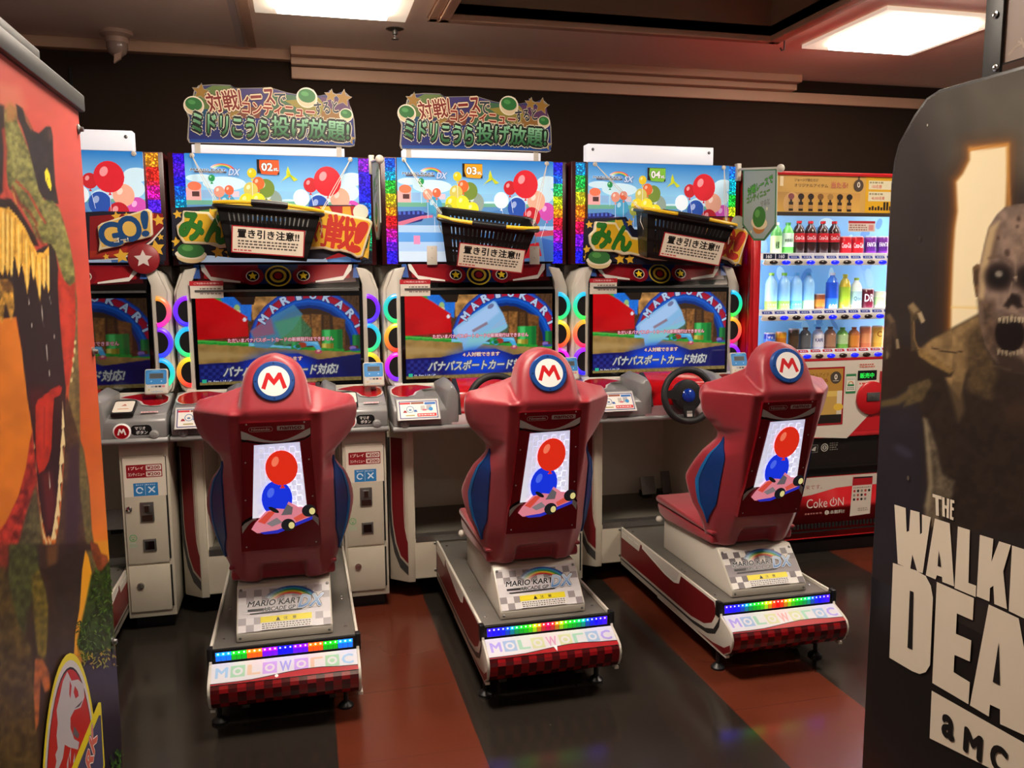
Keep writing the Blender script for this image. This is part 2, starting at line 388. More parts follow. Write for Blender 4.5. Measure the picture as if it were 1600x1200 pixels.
def beams(m):                                   # mouldings around the coffer
    x0, x1, y0, y1 = .80, 2.63, 2.3, 4.47
    for a, z in ((0, .035), (.05, .02)):
        m.box(x0 - .05 - a, x0 - a, y0, y1 + .05 + a, CZ - z, CZ); m.box(x1 + a, x1 + .05 + a, y0, y1 + .05 + a, CZ - z, CZ)
        m.box(x0 - .05 - a, x1 + .05 + a, y1 + a, y1 + .05 + a, CZ - z, CZ)
structure('trim_1', beams, BEAMM, smooth=0, bevel=.006)
def fascia(m):                                  # stepped cornice along the back wall
    m.box(.0, 3.35, 5.27, 5.43, CZ - .05, CZ); m.box(.0, 3.35, 5.33, 5.43, CZ - .09, CZ - .05)
    m.box(-4.5, 0., 5.36, 5.43, CZ - .06, CZ); m.box(0., 5.6, 5.39, 5.43, CZ - .16, CZ - .09)
structure('trim_2', fascia, BEAMM, smooth=0, bevel=.005)
structure('trim_3', lambda m: m.box(-.29, -.255, 3.2, 5.33, CZ - .012, CZ), mat('pale_trim', 'cdbfb4', .5), smooth=0)
structure('trim_4', lambda m: (m.box(-.235, -.19, 3.2, 5.30, CZ - .02, CZ)), BEAMM, smooth=0)
structure('trim_5', lambda m: [m.box(-1.9, -.62, 4.28, 4.30, CZ - .012, CZ), m.box(-.64, -.62, 2.8, 4.28, CZ - .012, CZ)], BEAMM, smooth=0)
structure('trim_6', lambda m: m.box(-1.22, -1.205, 5.42, 5.43, 0, 2.75), DARK, smooth=0)

LAMPF = mat('added_glow_lamp_border', 'f4e2cc', .5, emit=.5)  # glow added so the border looks brightly lit by its lamp
names = {0: 'square recessed ceiling light above the second racing machine', 1: 'square recessed ceiling light at the right above the drinks machine'}
for i, (lx, ly, st) in enumerate(CEILING_LIGHTS):
    t = thing('ceiling_light', names.get(i, 'unseen square ceiling light added to brighten the seats and room'), 'ceiling light', (lx, ly, CZ), group='recessed ceiling lights')
    h = .375
    def frame(m):                               # flat square border
        for x0, x1, y0, y1 in ((-h, h, .285, h), (-h, h, -h, -.285), (-h, -.285, -.285, .285), (.285, h, -.285, .285)): m.box(lx + x0, lx + x1, ly + y0, ly + y1, CZ - .022, CZ - .002)
    part('frame', t, frame, LAMPF, smooth=0)
    em = mat('lamp_diffuser_%d' % st, LAMP_COLOR, .5, emit=st)
    part('diffuser', t, lambda m: m.prism([(lx - .285, CZ - .012), (lx - .265, CZ - .05), (lx + .265, CZ - .05), (lx + .285, CZ - .012)], ly - .27, ly + .27, 'y'), em, smooth=0)

t = thing('motion_sensor', 'round beige sensor hanging from the ceiling above the dinosaur cabinet', 'sensor', (-.92, 5.2, CZ))
part('mount', t, lambda m: m.lathe([(.085, 0), (.085, -.02), (.06, -.035), (.055, -.06)], (-.92, 5.2, CZ)), mat('beige_plastic', 'a88878', .45))
part('dome', t, lambda m: m.lathe([(.055, -.06), (.056, -.085), (.045, -.115), (.02, -.135), (.002, -.14)], (-.92, 5.2, CZ)), mat('grey_dome', '8d756a', .2))
part('sensor_tab', t, lambda m: m.prism([(-.93, CZ - .13), (-.89, CZ - .11), (-.90, CZ - .15), (-.935, CZ - .175)], 5.16, 5.18, 'y'), mat('beige_plastic'))
t = thing('fire_sprinkler', 'small steel fire sprinkler head on the ceiling between the two light panels', 'sprinkler', (.555, 4.81, CZ))
part('rosette', t, lambda m: m.lathe([(.05, 0), (.05, -.004), (.03, -.012), (.02, -.014)], (.555, 4.81, CZ)), CHROME)
part('nozzle', t, lambda m: (m.lathe([(.014, -.012), (.014, -.03), (.006, -.034), (.006, -.05), (.02, -.052), (.02, -.056)], (.555, 4.81, CZ))), STEEL)
solo('ceiling_hook', 'small bent wire hook on the ceiling beside the right light panel', 'hook', lambda m: m.tube([(2.71, 4.5, CZ - .055), (2.72, 4.5, CZ - .07), (2.735, 4.5, CZ - .065), (2.735, 4.5, CZ - .02), (2.735, 4.5, CZ)], .004), BLACK, (2.735, 4.5, CZ))
# ================================================================== racing seats
XC = {1: -1.043, 2: -.095, 3: .858, 4: 1.806}       # centre line of each station along the row
YO = {1: .04, 2: .045, 3: 0., 4: -.025}              # small differences in how far back each one stands
REAR = [(.445, 3.10), (.595, 3.018), (.728, 2.978), (1.0, 2.905), (1.085, 2.884), (1.115, 2.874), (1.3, 2.956)]
TA = [(.445, .13), (.73, .135), (.9, .15), (1.12, .15)]
TS = [(.445, .165), (.5, .182), (.55, .19), (.85, .188), (.92, .178), (.95, .19), (.97, .212), (1.03, .245), (1.08, .252), (1.12, .248)]
TDS = [(.445, .03), (.55, .06), (.85, .06), (.92, .075), (.97, .09), (1.03, .115), (1.12, .12)]
TB = [(.445, .178), (.5, .196), (.55, .215), (.62, .247), (.68, .266), (.73, .272), (.79, .262), (.85, .238), (.89, .207), (.92, .192), (.95, .205), (.97, .228), (1.0, .257), (1.03, .273), (1.08, .287), (1.12, .282)]
TDB = [(.445, .08), (.55, .11), (.62, .17), (.73, .22), (.85, .17), (.92, .135), (.97, .145), (1.03, .165), (1.12, .165)]
def seat_shell(m):
    rings = []
    for z in (.445, .455, .50, .518, .535, .58, .62, .66, .70, .73, .76, .80, .85, .88, .91, .94, .97, 1.0, 1.03, 1.06, 1.09, 1.112):
        y = lerp(REAR, z); rc = .035 if z < .52 else 0
        q = .006 if z < .45 else 0
        half = [(0, rc), (.073, rc), (.086, q), (lerp(TA, z) - q, q), (lerp(TS, z) - q, lerp(TDS, z)), (lerp(TB, z) - q, lerp(TDB, z)), (lerp(TB, z) - .025, lerp(TDB, z) + .05), (.13, .15), (0, .14)]
        pts = half + [(-x, d) for x, d in half[-2:0:-1]]
        rings.append([(x, y + d, z) for x, d in pts])
    m.loft(rings)
    rings = []                                       # sloping shoulder tops
    for x in (-.276, -.262, -.24, -.2, -.15, -.11, -.06, 0, .06, .11, .15, .2, .24, .262, .276):
        a = abs(x); yr = lerp([(0, 0), (.15, 0), (.25, .12), (.276, .16)], a); yb = .215; e = max(0, 1 - a / .276)
        zt = 1.142 + .088 * e ** 1.35; dz = 0 if a < .27 else .015
        rings.append([(x, 2.892 + yr, 1.075), (x, 2.873 + yr, 1.108 - dz), (x, 2.874 + yr + .012, 1.118 - dz), (x, 2.874 + yb - .03, zt - dz), (x, 2.874 + yb, zt - .02 - dz), (x, 2.874 + yb, 1.075)])
    m.loft(rings)
    rings = []                                       # the raised head column
    for z, hw in ((.97, .122), (1.05, .121), (1.1, .119), (1.118, .118), (1.16, .115), (1.2, .109), (1.23, .101), (1.255, .089), (1.275, .072), (1.289, .05), (1.297, .026), (1.301, .004)):
        y = 2.900 + .265 * (1.0 - z) - .004 if z < 1.118 else 2.866 + .43 * (z - 1.118); d = .15 - max(0, z - 1.2) * .5; c = min(.03, hw * .5)
        half = [(0, 0), (hw - c, 0), (hw - c * .3, c * .3), (hw, c), (hw, d - c), (hw - c, d), (0, d)]
        rings.append([(x, y + e, z) for x, e in half] + [(-x, y + e, z) for x, e in half[-2:0:-1]])
    m.loft(rings)
def pl(z): return 2.893 + .265 * (1.0 - z)           # plane of the acrylic back panel
SLOPE = Vector((0, -.265, 1)).normalized()
def bolster(m, t0, t1, off, sg):
    zs = [.545 + (.925 - .545) * i / 22 for i in range(23)]; A = []
    for z in zs:
        q = (z - .545) / .38; wdt = min(1, 4.2 * q, 5 * (1 - q)); y = lerp(REAR, z)
        s = Vector((lerp(TS, z), y + lerp(TDS, z), z)); b = Vector((lerp(TB, z), y + lerp(TDB, z), z))
        d = (b - s); nrm = Vector((d.y, -d.x, 0)).normalized() * off
        mid = .46
        A.append([s + d * (mid + (t0 - mid) * wdt) + nrm, s + d * (mid + (t1 - mid) * wdt) + nrm, s + d * (mid + (t1 - mid) * wdt) - nrm, s + d * (mid + (t0 - mid) * wdt) - nrm])
    A = [[(sg * p.x, p.y, p.z) for p in (r if sg > 0 else r[::-1])] for r in A]
    m.loft(A)
def logo(m, cx, cy, s, dark='1a1a1e', pale='e8e8ec'):
    # rainbow over three lines of racing type
    for i, c in enumerate(('2a55b0', '2c9ad0', '30a050', 'f0d030', 'e03020')):
        m.arc(cx + .12 * s, cy - .06 * s, (.50 - .045 * i) * s, (.545 - .045 * i) * s, 28, 150, [c, c, pale] if i else [c, c, 'c0c8d0'], 14, ey=.72)
    m.T('MARIO KART', cx - .16 * s, cy + .02 * s, .115 * s, dark, wd=.98 * s, bold=.05, out=[(pale, .12)], shear=.25)
    m.R(cx - .66 * s, cy - .13 * s, cx - .22 * s, cy - .085 * s, dark)
    m.T('ARCADE GP', cx - .08 * s, cy - .11 * s, .075 * s, dark, wd=.6 * s, bold=.05, out=[(pale, .12)], shear=.25)
    m.T('DX', cx + .52 * s, cy - .01 * s, .24 * s, ('4a7ab8', 'c8dcf0'), wd=.42 * s, bold=.05, out=[(dark, .15), (pale, .1)], shear=.3)
    m.L([(cx - .62 * s, cy - .18 * s), (cx + .34 * s, cy - .165 * s)], .022 * s, dark)
def balloons(m, cx, top, s):                          # two plain party balloons, a stand-in for the printed figure
    m.L([(cx + .012, top - .06 * s), (cx + .03, top - .26 * s)], .0025 * s, '9090b0'); m.L([(cx - .02, top - .2 * s), (cx + .02, top - .26 * s)], .0025 * s, '9090b0')
    for x, y, rx, ry, c, c2 in ((-.012, -.165, .046, .062, '1838f0', '5070ff'), (.006, -.062, .048, .058, 'e8301a', 'ff8060')):
        m.P([(cx + (x - .008) * s, top + (y - ry - .010) * s), (cx + (x + .008) * s, top + (y - ry - .010) * s), (cx + x * s, top + (y - ry + .004) * s)], c)
        m.C(cx + x * s, top + y * s, rx * s, ry * s, c); m.C(cx + (x - .018) * s, top + (y + .022) * s, .010 * s, .017 * s, c2, rot=-20)
def kart(m, cx, cy, s):
    m.P([(cx - .105 * s, cy - .02 * s), (cx - .09 * s, cy + .005 * s), (cx - .05 * s, cy + .05 * s), (cx - .01 * s, cy + .06 * s), (cx + .02 * s, cy + .055 * s), (cx + .035 * s, cy + .085 * s), (cx + .07 * s, cy + .06 * s), (cx + .115 * s, cy + .055 * s), (cx + .12 * s, cy + .02 * s), (cx + .06 * s, cy - .015 * s), (cx - .04 * s, cy - .04 * s), (cx - .085 * s, cy - .038 * s)], 'e88a9a')
    m.P([(cx - .08 * s, cy + .01 * s), (cx - .04 * s, cy + .048 * s), (cx - .01 * s, cy + .05 * s), (cx - .055 * s, cy - .002 * s)], 'e05040')
    m.P([(cx + .05 * s, cy + .015 * s), (cx + .105 * s, cy + .045 * s), (cx + .11 * s, cy + .02 * s), (cx + .06 * s, cy - .002 * s)], 'e05a4a')
    m.P([(cx - .075 * s, cy - .036 * s), (cx - .01 * s, cy - .03 * s), (cx + .12 * s, cy + .018 * s), (cx + .12 * s, cy + .004 * s), (cx - .01 * s, cy - .045 * s), (cx - .06 * s, cy - .045 * s)], '2a30c0')
    m.P([(cx + .005 * s, cy + .03 * s), (cx + .03 * s, cy + .075 * s), (cx + .05 * s, cy + .06 * s), (cx + .045 * s, cy + .03 * s)], '6a6468')
    m.P([(cx - .05 * s, cy + .0 * s), (cx - .01 * s, cy + .022 * s), (cx + .01 * s, cy + .0 * s), (cx - .03 * s, cy - .015 * s)], '8a8084')
    m.C(cx - .02 * s, cy + .055 * s, .022 * s, .008 * s, '1a1a1c', rot=-35)
    for x, y, r in ((.03, -.012, .026), (.108, .042, .026)):
        m.C(cx + x * s, cy + y * s, r * s, r * s, '1c1c20'); m.C(cx + (x + .012) * s, cy + (y - .003) * s, .011 * s, .014 * s, 'e8dc90')

def build_seat(k):
    c, d = XC[k], YO[k]
    lab = {1: 'racing seat mostly hidden behind the dinosaur cabinet', 2: 'red racing seat seen squarely from behind, leftmost of the three',
           3: 'red racing seat between the other two', 4: 'red racing seat nearest the drinks machine, its blue steering wheel visible beside it'}[k]
    t = thing('racing_chair', lab, 'arcade seat', (c, 3.4 + d, 0), (0, 3.4, 0), 'red racing seats')
    sh = part('backrest', t, seat_shell, REDV, key='shell', remesh=.0068, relax=7)
    for sg in (1, -1):
        b = part('bolster_panel', sh, lambda m: bolster(m, .04, .66, .006, sg), BLUEV, key='bol%d' % sg, label='blue side panel', smooth=60)
        part('piping', b, lambda m: bolster(m, .60, .70, .008, sg), PIPING, key='pip%d' % sg, smooth=60)
    def emb(m):
        m.lathe([(.0, -.03), (.069, -.03), (.069, .008), (.066, .012), (.053, .013)], (0, 2.904, 1.214), N, 40)
    N = Vector((0, -1, .30)).normalized(); UV = Vector((0, .30, 1)).normalized()
    e = part('emblem', sh, emb, mat('emblem_blue', '14458e', .3), key='emb', label='round blue emblem with a red letter M', bevel=0)
    def embf(m):
        m.plane(Vector((0, 2.904, 1.214)) + N * .0135, (1, 0, 0), UV); m.C(0, 0, .052, .052, 'eeecea', 40)
        m.P([(-.042, -.024), (-.024, .028), (-.014, .028), (0, .006), (.014, .028), (.024, .028), (.042, -.024), (.029, -.029), (.018, .006), (.0, -.016), (-.018, .006), (-.029, -.029)], 'c81a22')
        m.n = -.001
        for a in (0, 90, 180, 270): m.C(.0605 * math.cos(math.radians(a)), .0605 * math.sin(math.radians(a)), .0035, .0035, '0a2a5c', 8)
    part('emblem_face', e, embf, PRINT, key='embf', smooth=0)
    # dark red acrylic back panel
    def plate(m):
        P = [(.116, 1.082), (.114, 1.0), (.128, .73), (.136, .69), (.138, .60)]
        out = [(x, z) for x, z in P] + [(-x, z) for x, z in P[::-1]]
        m.raw([(x, pl(z) - .004, z) for x, z in out] + [(x, pl(z) + .03, z) for x, z in out], [list(range(10))[::-1]] + [(i, (i + 1) % 10, 10 + (i + 1) % 10, 10 + i) for i in range(10)])
    bp = part('back_panel', t, plate, PLATE, key='plate', smooth=0, label='glossy dark red back panel')
    def art(m):
        m.plane((0, pl(0) - .0052, 0), (1, 0, 0), (0, -.265, 1)); m.P([(-.124, .61), (.124, .61), (.113, 1.0), (.114, 1.08), (-.114, 1.08), (-.113, 1.0)], '7a0e18')
        m.P([(-.113, 1.055)] + [(-.113 + .226 * i / 12, 1.058 - .045 * math.sin(PI * i / 12)) for i in range(1, 12)] + [(.113, 1.055), (.113, 1.032)] + [(.113 - .226 * i / 12, 1.028 - .02 * math.sin(PI * i / 12)) for i in range(1, 12)] + [(-.113, 1.022)], 'b4b0ac')
        m.P([(-.113, 1.026)] + [(-.113 + .226 * i / 12, 1.024 - .018 * math.sin(PI * i / 12)) for i in range(1, 12)] + [(.113, 1.034), (.113, 1.026)] + [(.113 - .226 * i / 12, 1.020 - .022 * math.sin(PI * i / 12)) for i in range(1, 12)] + [(-.113, 1.016)], '0c0a0c')
        m.RR(-.088, 1.049, -.010, 1.066, .0085, 'b8a8a4'); m.RR(-.0868, 1.0502, -.0112, 1.0648, .0073, '7a0e18'); m.T('Nintendo', -.049, 1.0575, .0085, 'b8a8a4', wd=.06, bold=.02)
        m.RR(.004, 1.051, .094, 1.067, .003, 'a89a98'); m.T('namco', .049, 1.059, .0095, '6a0c14', wd=.07, bold=.05)
        for sx in (-1, 1):
            for x, z in ((.094, 1.077), (.105, .94), (.113, .80), (.12, .618)): m.C(sx * x, z, .0028, .0028, 'c8c0bc', 8)
    part('logo_print', bp, art, GLOSSP, key='plart', smooth=0, label='silver swoosh and maker logos')
    def art2(m):
        m.plane((0, pl(0) - .0062, 0), (1, 0, 0), (0, -.265, 1)); m.P([(-.131, .66), (.131, .66), (.125, .755), (-.125, .755)], '7a0e18')
        m.P([(-.131, .672)] + [(-.131 + .05 * i / 6, .672 + .05 * math.sin(PI / 2 * i / 6)) for i in range(1, 7)] + [(-.081, .733), (-.12, .712), (-.131, .70)], 'a8a4a0')
        m.P([(.131, .682)] + [(.131 - .05 * i / 6, .682 + .045 * math.sin(PI / 2 * i / 6)) for i in range(1, 7)] + [(.081, .738), (.12, .722), (.131, .712)], 'a8a4a0')
        m.P([(-.131, .70), (-.12, .713), (-.08, .735), (.08, .74), (.12, .725), (.131, .714), (.131, .722), (.12, .735), (.08, .75), (-.08, .745), (-.12, .725), (-.131, .712)], '0c0a0c')
    part('lower_print', bp, art2, GLOSSP, key='plart2', smooth=0, label='silver and black lower band')
    def lit(m):
        m.plane((0, pl(0) - .0085, 0), (1, 0, 0), (0, -.265, 1))
        m.P([(-.0935, .729), (.0935, .736), (.0765, 1.006), (-.0735, 1.002)], ['f4f4ff', 'f4f4ff', 'd8d8f4', 'd8d8f4'])
        for i in range(9):
            for j in range(12):
                if (i + j) % 2 == 0: m.R(-.075 + i * .0168, .745 + j * .0205, -.075 + (i + 1) * .0168, .745 + (j + 1) * .0205, 'e4e4fa')
        balloons(m, .006, .985, 1.12)
        kart(m, -.002, .708, .93)
    part('lightbox', bp, lit, SEATLIT, key='litart', smooth=0, label='lit white picture with a red kart and balloons')
    # cushion and pedestal
    def cush(m):
        m.prism([(3.115, .452), (3.58, .425), (3.645, .44), (3.668, .475), (3.668, .49), (3.115, .492)], -.188, .188, 'x')
    def cush2(m): m.prism([(3.105, .496), (3.66, .494), (3.675, .50), (3.672, .518), (3.655, .527), (3.10, .512)], -.194, .194, 'x')
    cu = part('seat_cushion', t, cush, REDV, key='cush', bevel=.014, seg=3)
    part('cushion_top', cu, cush2, REDV, key='cush2', bevel=.008, seg=3)
    part('cushion_knob', cu, lambda m: m.ball((-.19, 3.635, .415), .016), OFFW, key='knob')
    ped = part('pedestal', t, lambda m: m.prism([(2.97, .276), (2.97, .306), (3.10, .437), (3.63, .437), (3.63, .276)], -.168, .168, 'x'), OFFW, key='ped', bevel=.004)
    n = Vector((0, -.131, .13)).normalized()
    def pp(m):
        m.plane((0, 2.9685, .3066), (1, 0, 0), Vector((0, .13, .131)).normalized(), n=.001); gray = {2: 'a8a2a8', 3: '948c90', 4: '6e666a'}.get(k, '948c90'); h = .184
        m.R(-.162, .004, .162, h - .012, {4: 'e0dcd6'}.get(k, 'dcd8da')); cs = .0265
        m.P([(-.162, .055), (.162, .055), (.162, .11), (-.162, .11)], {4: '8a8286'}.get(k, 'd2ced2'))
        for i in range(12):
            for j in range(6):
                if (i + j) % 2 and (j > 3 or j < 2 and (i < 4 or i > 9)): m.R(-.162 + i * .027, .004 + j * cs, -.162 + (i + 1) * .027, .004 + (j + 1) * cs, gray)
        logo(m, -.004, .105, .19, '16161c', 'f0f0f4')
        m.R(-.085, .034, .095, .056, 'e8d820'); m.P([(-.032, .037), (-.016, .037), (-.024, .052)], '141414'); m.T('注　意', .018, .0445, .011, '141414', wd=.045, bold=.02)
        m.R(-.085, .006, .095, .033, 'e4e0dc'); m.dashes(-.08, .008, .09, .031, 3, '6a6664')
    part('pedestal_plate', ped, pp, PRINT, key='pp%d' % k, smooth=0, label='chequered plate with the game logo and a yellow caution strip')
    for i, x in enumerate((-.155, .155)):
        part('screw', ped, lambda m: screw(m, x, 2.969, .291, .005), STEEL, key='psc%d' % i); part('screw', ped, lambda m: m.lathe([(.006, 0), (.006, .002), (.003, .004)], (x, 3.085, .424), n, 10), STEEL, key='psd%d' % i)
    # platform
    def deck(m): m.box(-.246, .246, 2.918, 3.955, .10, .274)
    dk = part('platform_deck', t, deck, DECK, key='deck', bevel=.003)
    def dks(m):
        for x in (-.215, .215):
            for y in (3.02, 3.3, 3.33, 3.9): m.lathe([(.006, 0), (.006, .002), (.002, .004)], (x, y, .274), (0, 0, 1), 10)
    part('deck_bolts', dk, dks, CHROME, key='dks')
    side = [(3.955, .286), (2.93, .286), (2.912, .279), (2.896, .236), (2.835, .214), (2.812, .2), (2.802, .178), (2.806, .15), (2.822, .12), (2.86, .094), (3.955, .094)]
    for sg in (-1, 1):
        sp = part('side_panel', t, lambda m: m.prism(side, sg * .246, sg * .256, 'x'), OFFW, key='sp%d' % sg, bevel=.0015)
        def sart(m):
            m.plane((sg * .2565, 0, 0), (0, sg, 0), (0, 0, 1)); q = lambda pts: [(sg * y, z) for y, z in pts]
            RD = '6e1418'
            m.P(q([(3.95, .118), (3.95, .126), (3.15, .126), (3.02, .14), (2.95, .165), (2.915, .21), (2.902, .235), (2.896, .225), (2.905, .19), (2.935, .15), (3.0, .125), (3.12, .115)]), '2e2c2c')
            m.P(q([(3.95, .137), (3.95, .235), (3.72, .235), (3.70, .276), (2.95, .276), (2.935, .25), (2.94, .22), (2.965, .185), (3.03, .155), (3.15, .139)]), RD)
            m.P(q([(3.68, .281), (3.68, .262), (3.42, .225), (3.32, .222), (3.27, .235), (3.25, .281)]), 'e8e4da')
            m.P(q([(3.67, .281), (3.66, .266), (3.42, .233), (3.33, .231), (3.29, .243), (3.27, .281)]), 'd6d2ca')
            m.P(q([(3.10, .1), (2.95, .108), (2.86, .125), (2.815, .155), (2.812, .13), (2.862, .098)]), RD)
            for y in (3.72, 3.80, 3.88): m.P(q([(y, .262), (y + .06, .262), (y + .06, .268), (y, .268)]), 'f2efe8')
        part('side_graphic', sp, sart, PRINT, key='sart%d' % sg, smooth=0, label='dark red swoosh graphic')
        part('side_rail', sp, lambda m: (m.box(sg * .25 - .004, sg * .25 + .012, 2.85, 3.5, .086, .096)), OFFW, key='rail%d' % sg, smooth=0)
    fr = part('light_bar_housing', t, lambda m: (m.box(-.256, .256, 2.905, 2.92, .234, .284), m.box(-.262, -.244, 2.90, 2.93, .232, .292), m.box(.244, .262, 2.90, 2.93, .232, .292)), BLACK, key='ledh', bevel=.002)
    SEQ = {1: .1, 2: 0, 3: 1, 4: 2}[k]
    def stripcol(u):
        if k == 2: seq = ['18a8ff', '28d040', 'ff9a10', 'b020ff', '2020ff', 'a018ff', 'ff9010', '28d030', '18a8ff']; return seq[min(8, int(u * 9))]
        seq = ['6a18ff', '2a20ff', '10a8c0', '20d030', 'd8e010', 'ff3020' if k != 3 else 'e01080', 'd0d810', '20d040', '10b8b0', '2a20ff', '8a20ff']; q = u * 10; i = min(9, int(q)); return mix(seq[i], seq[i + 1], q - i)
    def deep(c): return ''.join('%02x' % int(255 * (int(c[i:i + 2], 16) / 255) ** 2.2) for i in (0, 2, 4))
    def strip(m):
        m.plane((0, 2.9045, 0)); N_ = 27; m.P([(-.236, .242), (.236, .242), (.236, .276), (-.236, .276)], '141018')
        for i in range(N_):
            x = -.234 + .468 * i / N_; cc = deep(stripcol((i + .5) / N_)); s0 = m.n
            m.R(x + .0005, .244, x + .0165, .262, mix(cc, '000000', .45)); m.n = s0; m.R(x + .0005, .262, x + .0165, .275, cc); m.C(x + .0085, .269, .0035, .0035, mix(cc, 'ffffff', .5), 8); m.n = s0
    part('rainbow_light_strip', fr, strip, LED, key='strip%d' % k, smooth=0, label='rainbow lit strip')
    fp0, fp1 = Vector((0, 2.898, .2365)), Vector((0, 2.812, .1985)); V = (fp0 - fp1).normalized(); hh = (fp0 - fp1).length
    def letters(m):
        m.plane(fp1 + Vector((0, -.001, .002)), (1, 0, 0), V); m.R(-.246, 0, .246, hh, 'd6d6de')
        gl = ['M', None, 'L', None, 'W', None, 'Γ', None, 'C']; sh_ = 'b8b8d8'
        for i, g in enumerate(gl):
            x = -.212 + i * .053; cc = mix(stripcol((i + .5) / 9), 'ccccdc', .74)  # colour spill from the light strip is put into the letters
            if g: m.T(g, x, .052, .042, cc, wd=.038, bold=.05)
            else:
                m.R(x - .024, .027, x + .024, .077, cc); m.C(x, .052, .017, .017, 'd6d6de'); m.C(x, .052, .009, .009, cc)
        wav = [(-.246, 0), (.246, 0), (.246, .018), (.18, .02), (.12, .026), (.06, .026), (.0, .02), (-.06, .012), (-.11, .006), (-.16, .004), (-.246, .004)]
        m.P([(x, z + .004 if 0 < i else z) for i, (x, z) in enumerate(wav)], '2a1012'); m.P(wav, 'a8141c')
        if k == 3: m.P([(-.002, .03), (.008, -.0), (.014, .03)], 'ecebf2')
        if k == 2: m.C(-.03, .012, .006, .007, 'f2f0ee')
    part('letter_panel', t, letters, mat('letter_panel_print', rough=.35, attr=True), key='let%d' % k, smooth=0, label='white panel with pale letters')
    def bump(m):
        prof = [(2.812, .199), (2.804, .188), (2.801, .175), (2.804, .155), (2.812, .135), (2.826, .116), (2.86, .096), (2.90, .094)]
        n_ = 17; xs = [-.246 + .492 * i / n_ for i in range(n_ + 1)]
        for j in range(len(prof) - 1):
            for i in range(n_):
                (y0, z0), (y1, z1) = prof[j], prof[j + 1]; b = 2 if j < 2 else (3 if j < 4 else 4)
                m.raw([(xs[i], y1, z1), (xs[i + 1], y1, z1), (xs[i + 1], y0, z0), (xs[i], y0, z0)], [(0, 1, 2, 3)], '8e1219' if (i + b) % 2 else '4a0c10')
    part('bumper', t, bump, GLOSSP, key='bump', smooth=50, label='red chequered bumper')
    def feet(m, x): m.lathe([(.009, .0), (.009, .09)], (x, 2.945, .012), (0, 0, 1), 10); m.lathe([(.028, 0), (.028, .008), (.012, .022)], (x, 2.945, 0), (0, 0, 1), 14)
    for x in (-.235, .205): part('levelling_foot', t, lambda m: feet(m, x), BLACK, key='foot%d' % int(x * 100))
    for x in (-.15, .16):
        part('caster', t, lambda m: (m.lathe([(.02, -.014), (.034, -.012), (.034, .012), (.02, .014)], (x, 3.03, .0345), (1, 0, 0), 18), m.box(x - .02, x + .02, 3.01, 3.05, .06, .1)), mat('caster_grey', '6a655e', .5), key='cast%d' % int(x * 100))
    part('levelling_foot', t, lambda m: feet(m, .0) or None, BLACK, key='footc').location = (0, .9, 0)
    return t
for k in (1, 2, 3, 4): build_seat(k)
# ================================================================== racing cabinets
MARQ = mat('marquee_print', rough=.15, attr=True, emit=.42)
def led_mat():
    m = mat('glitter_light', '14101a', .2, attr=True, emit=1.0, base=False); nt = m.node_tree; b = nt.nodes['Principled BSDF']; N = nt.nodes.new; L = nt.links.new
    tc = N('ShaderNodeTexCoord'); v = N('ShaderNodeTexVoronoi'); v.inputs['Scale'].default_value = 190; L(tc.outputs['Object'], v.inputs['Vector'])
    sx = N('ShaderNodeSeparateColor'); L(v.outputs['Color'], sx.inputs[0]); mr = N('ShaderNodeMapRange'); mr.inputs[1].default_value = .1; mr.inputs[3].default_value = .42; mr.inputs[4].default_value = 3.4
    p = N('ShaderNodeMath'); p.operation = 'POWER'; p.inputs[1].default_value = 4.; L(sx.outputs[0], p.inputs[0]); L(p.outputs[0], mr.inputs[0]); L(mr.outputs[0], b.inputs['Emission Strength']); return m
GLITTER = led_mat()

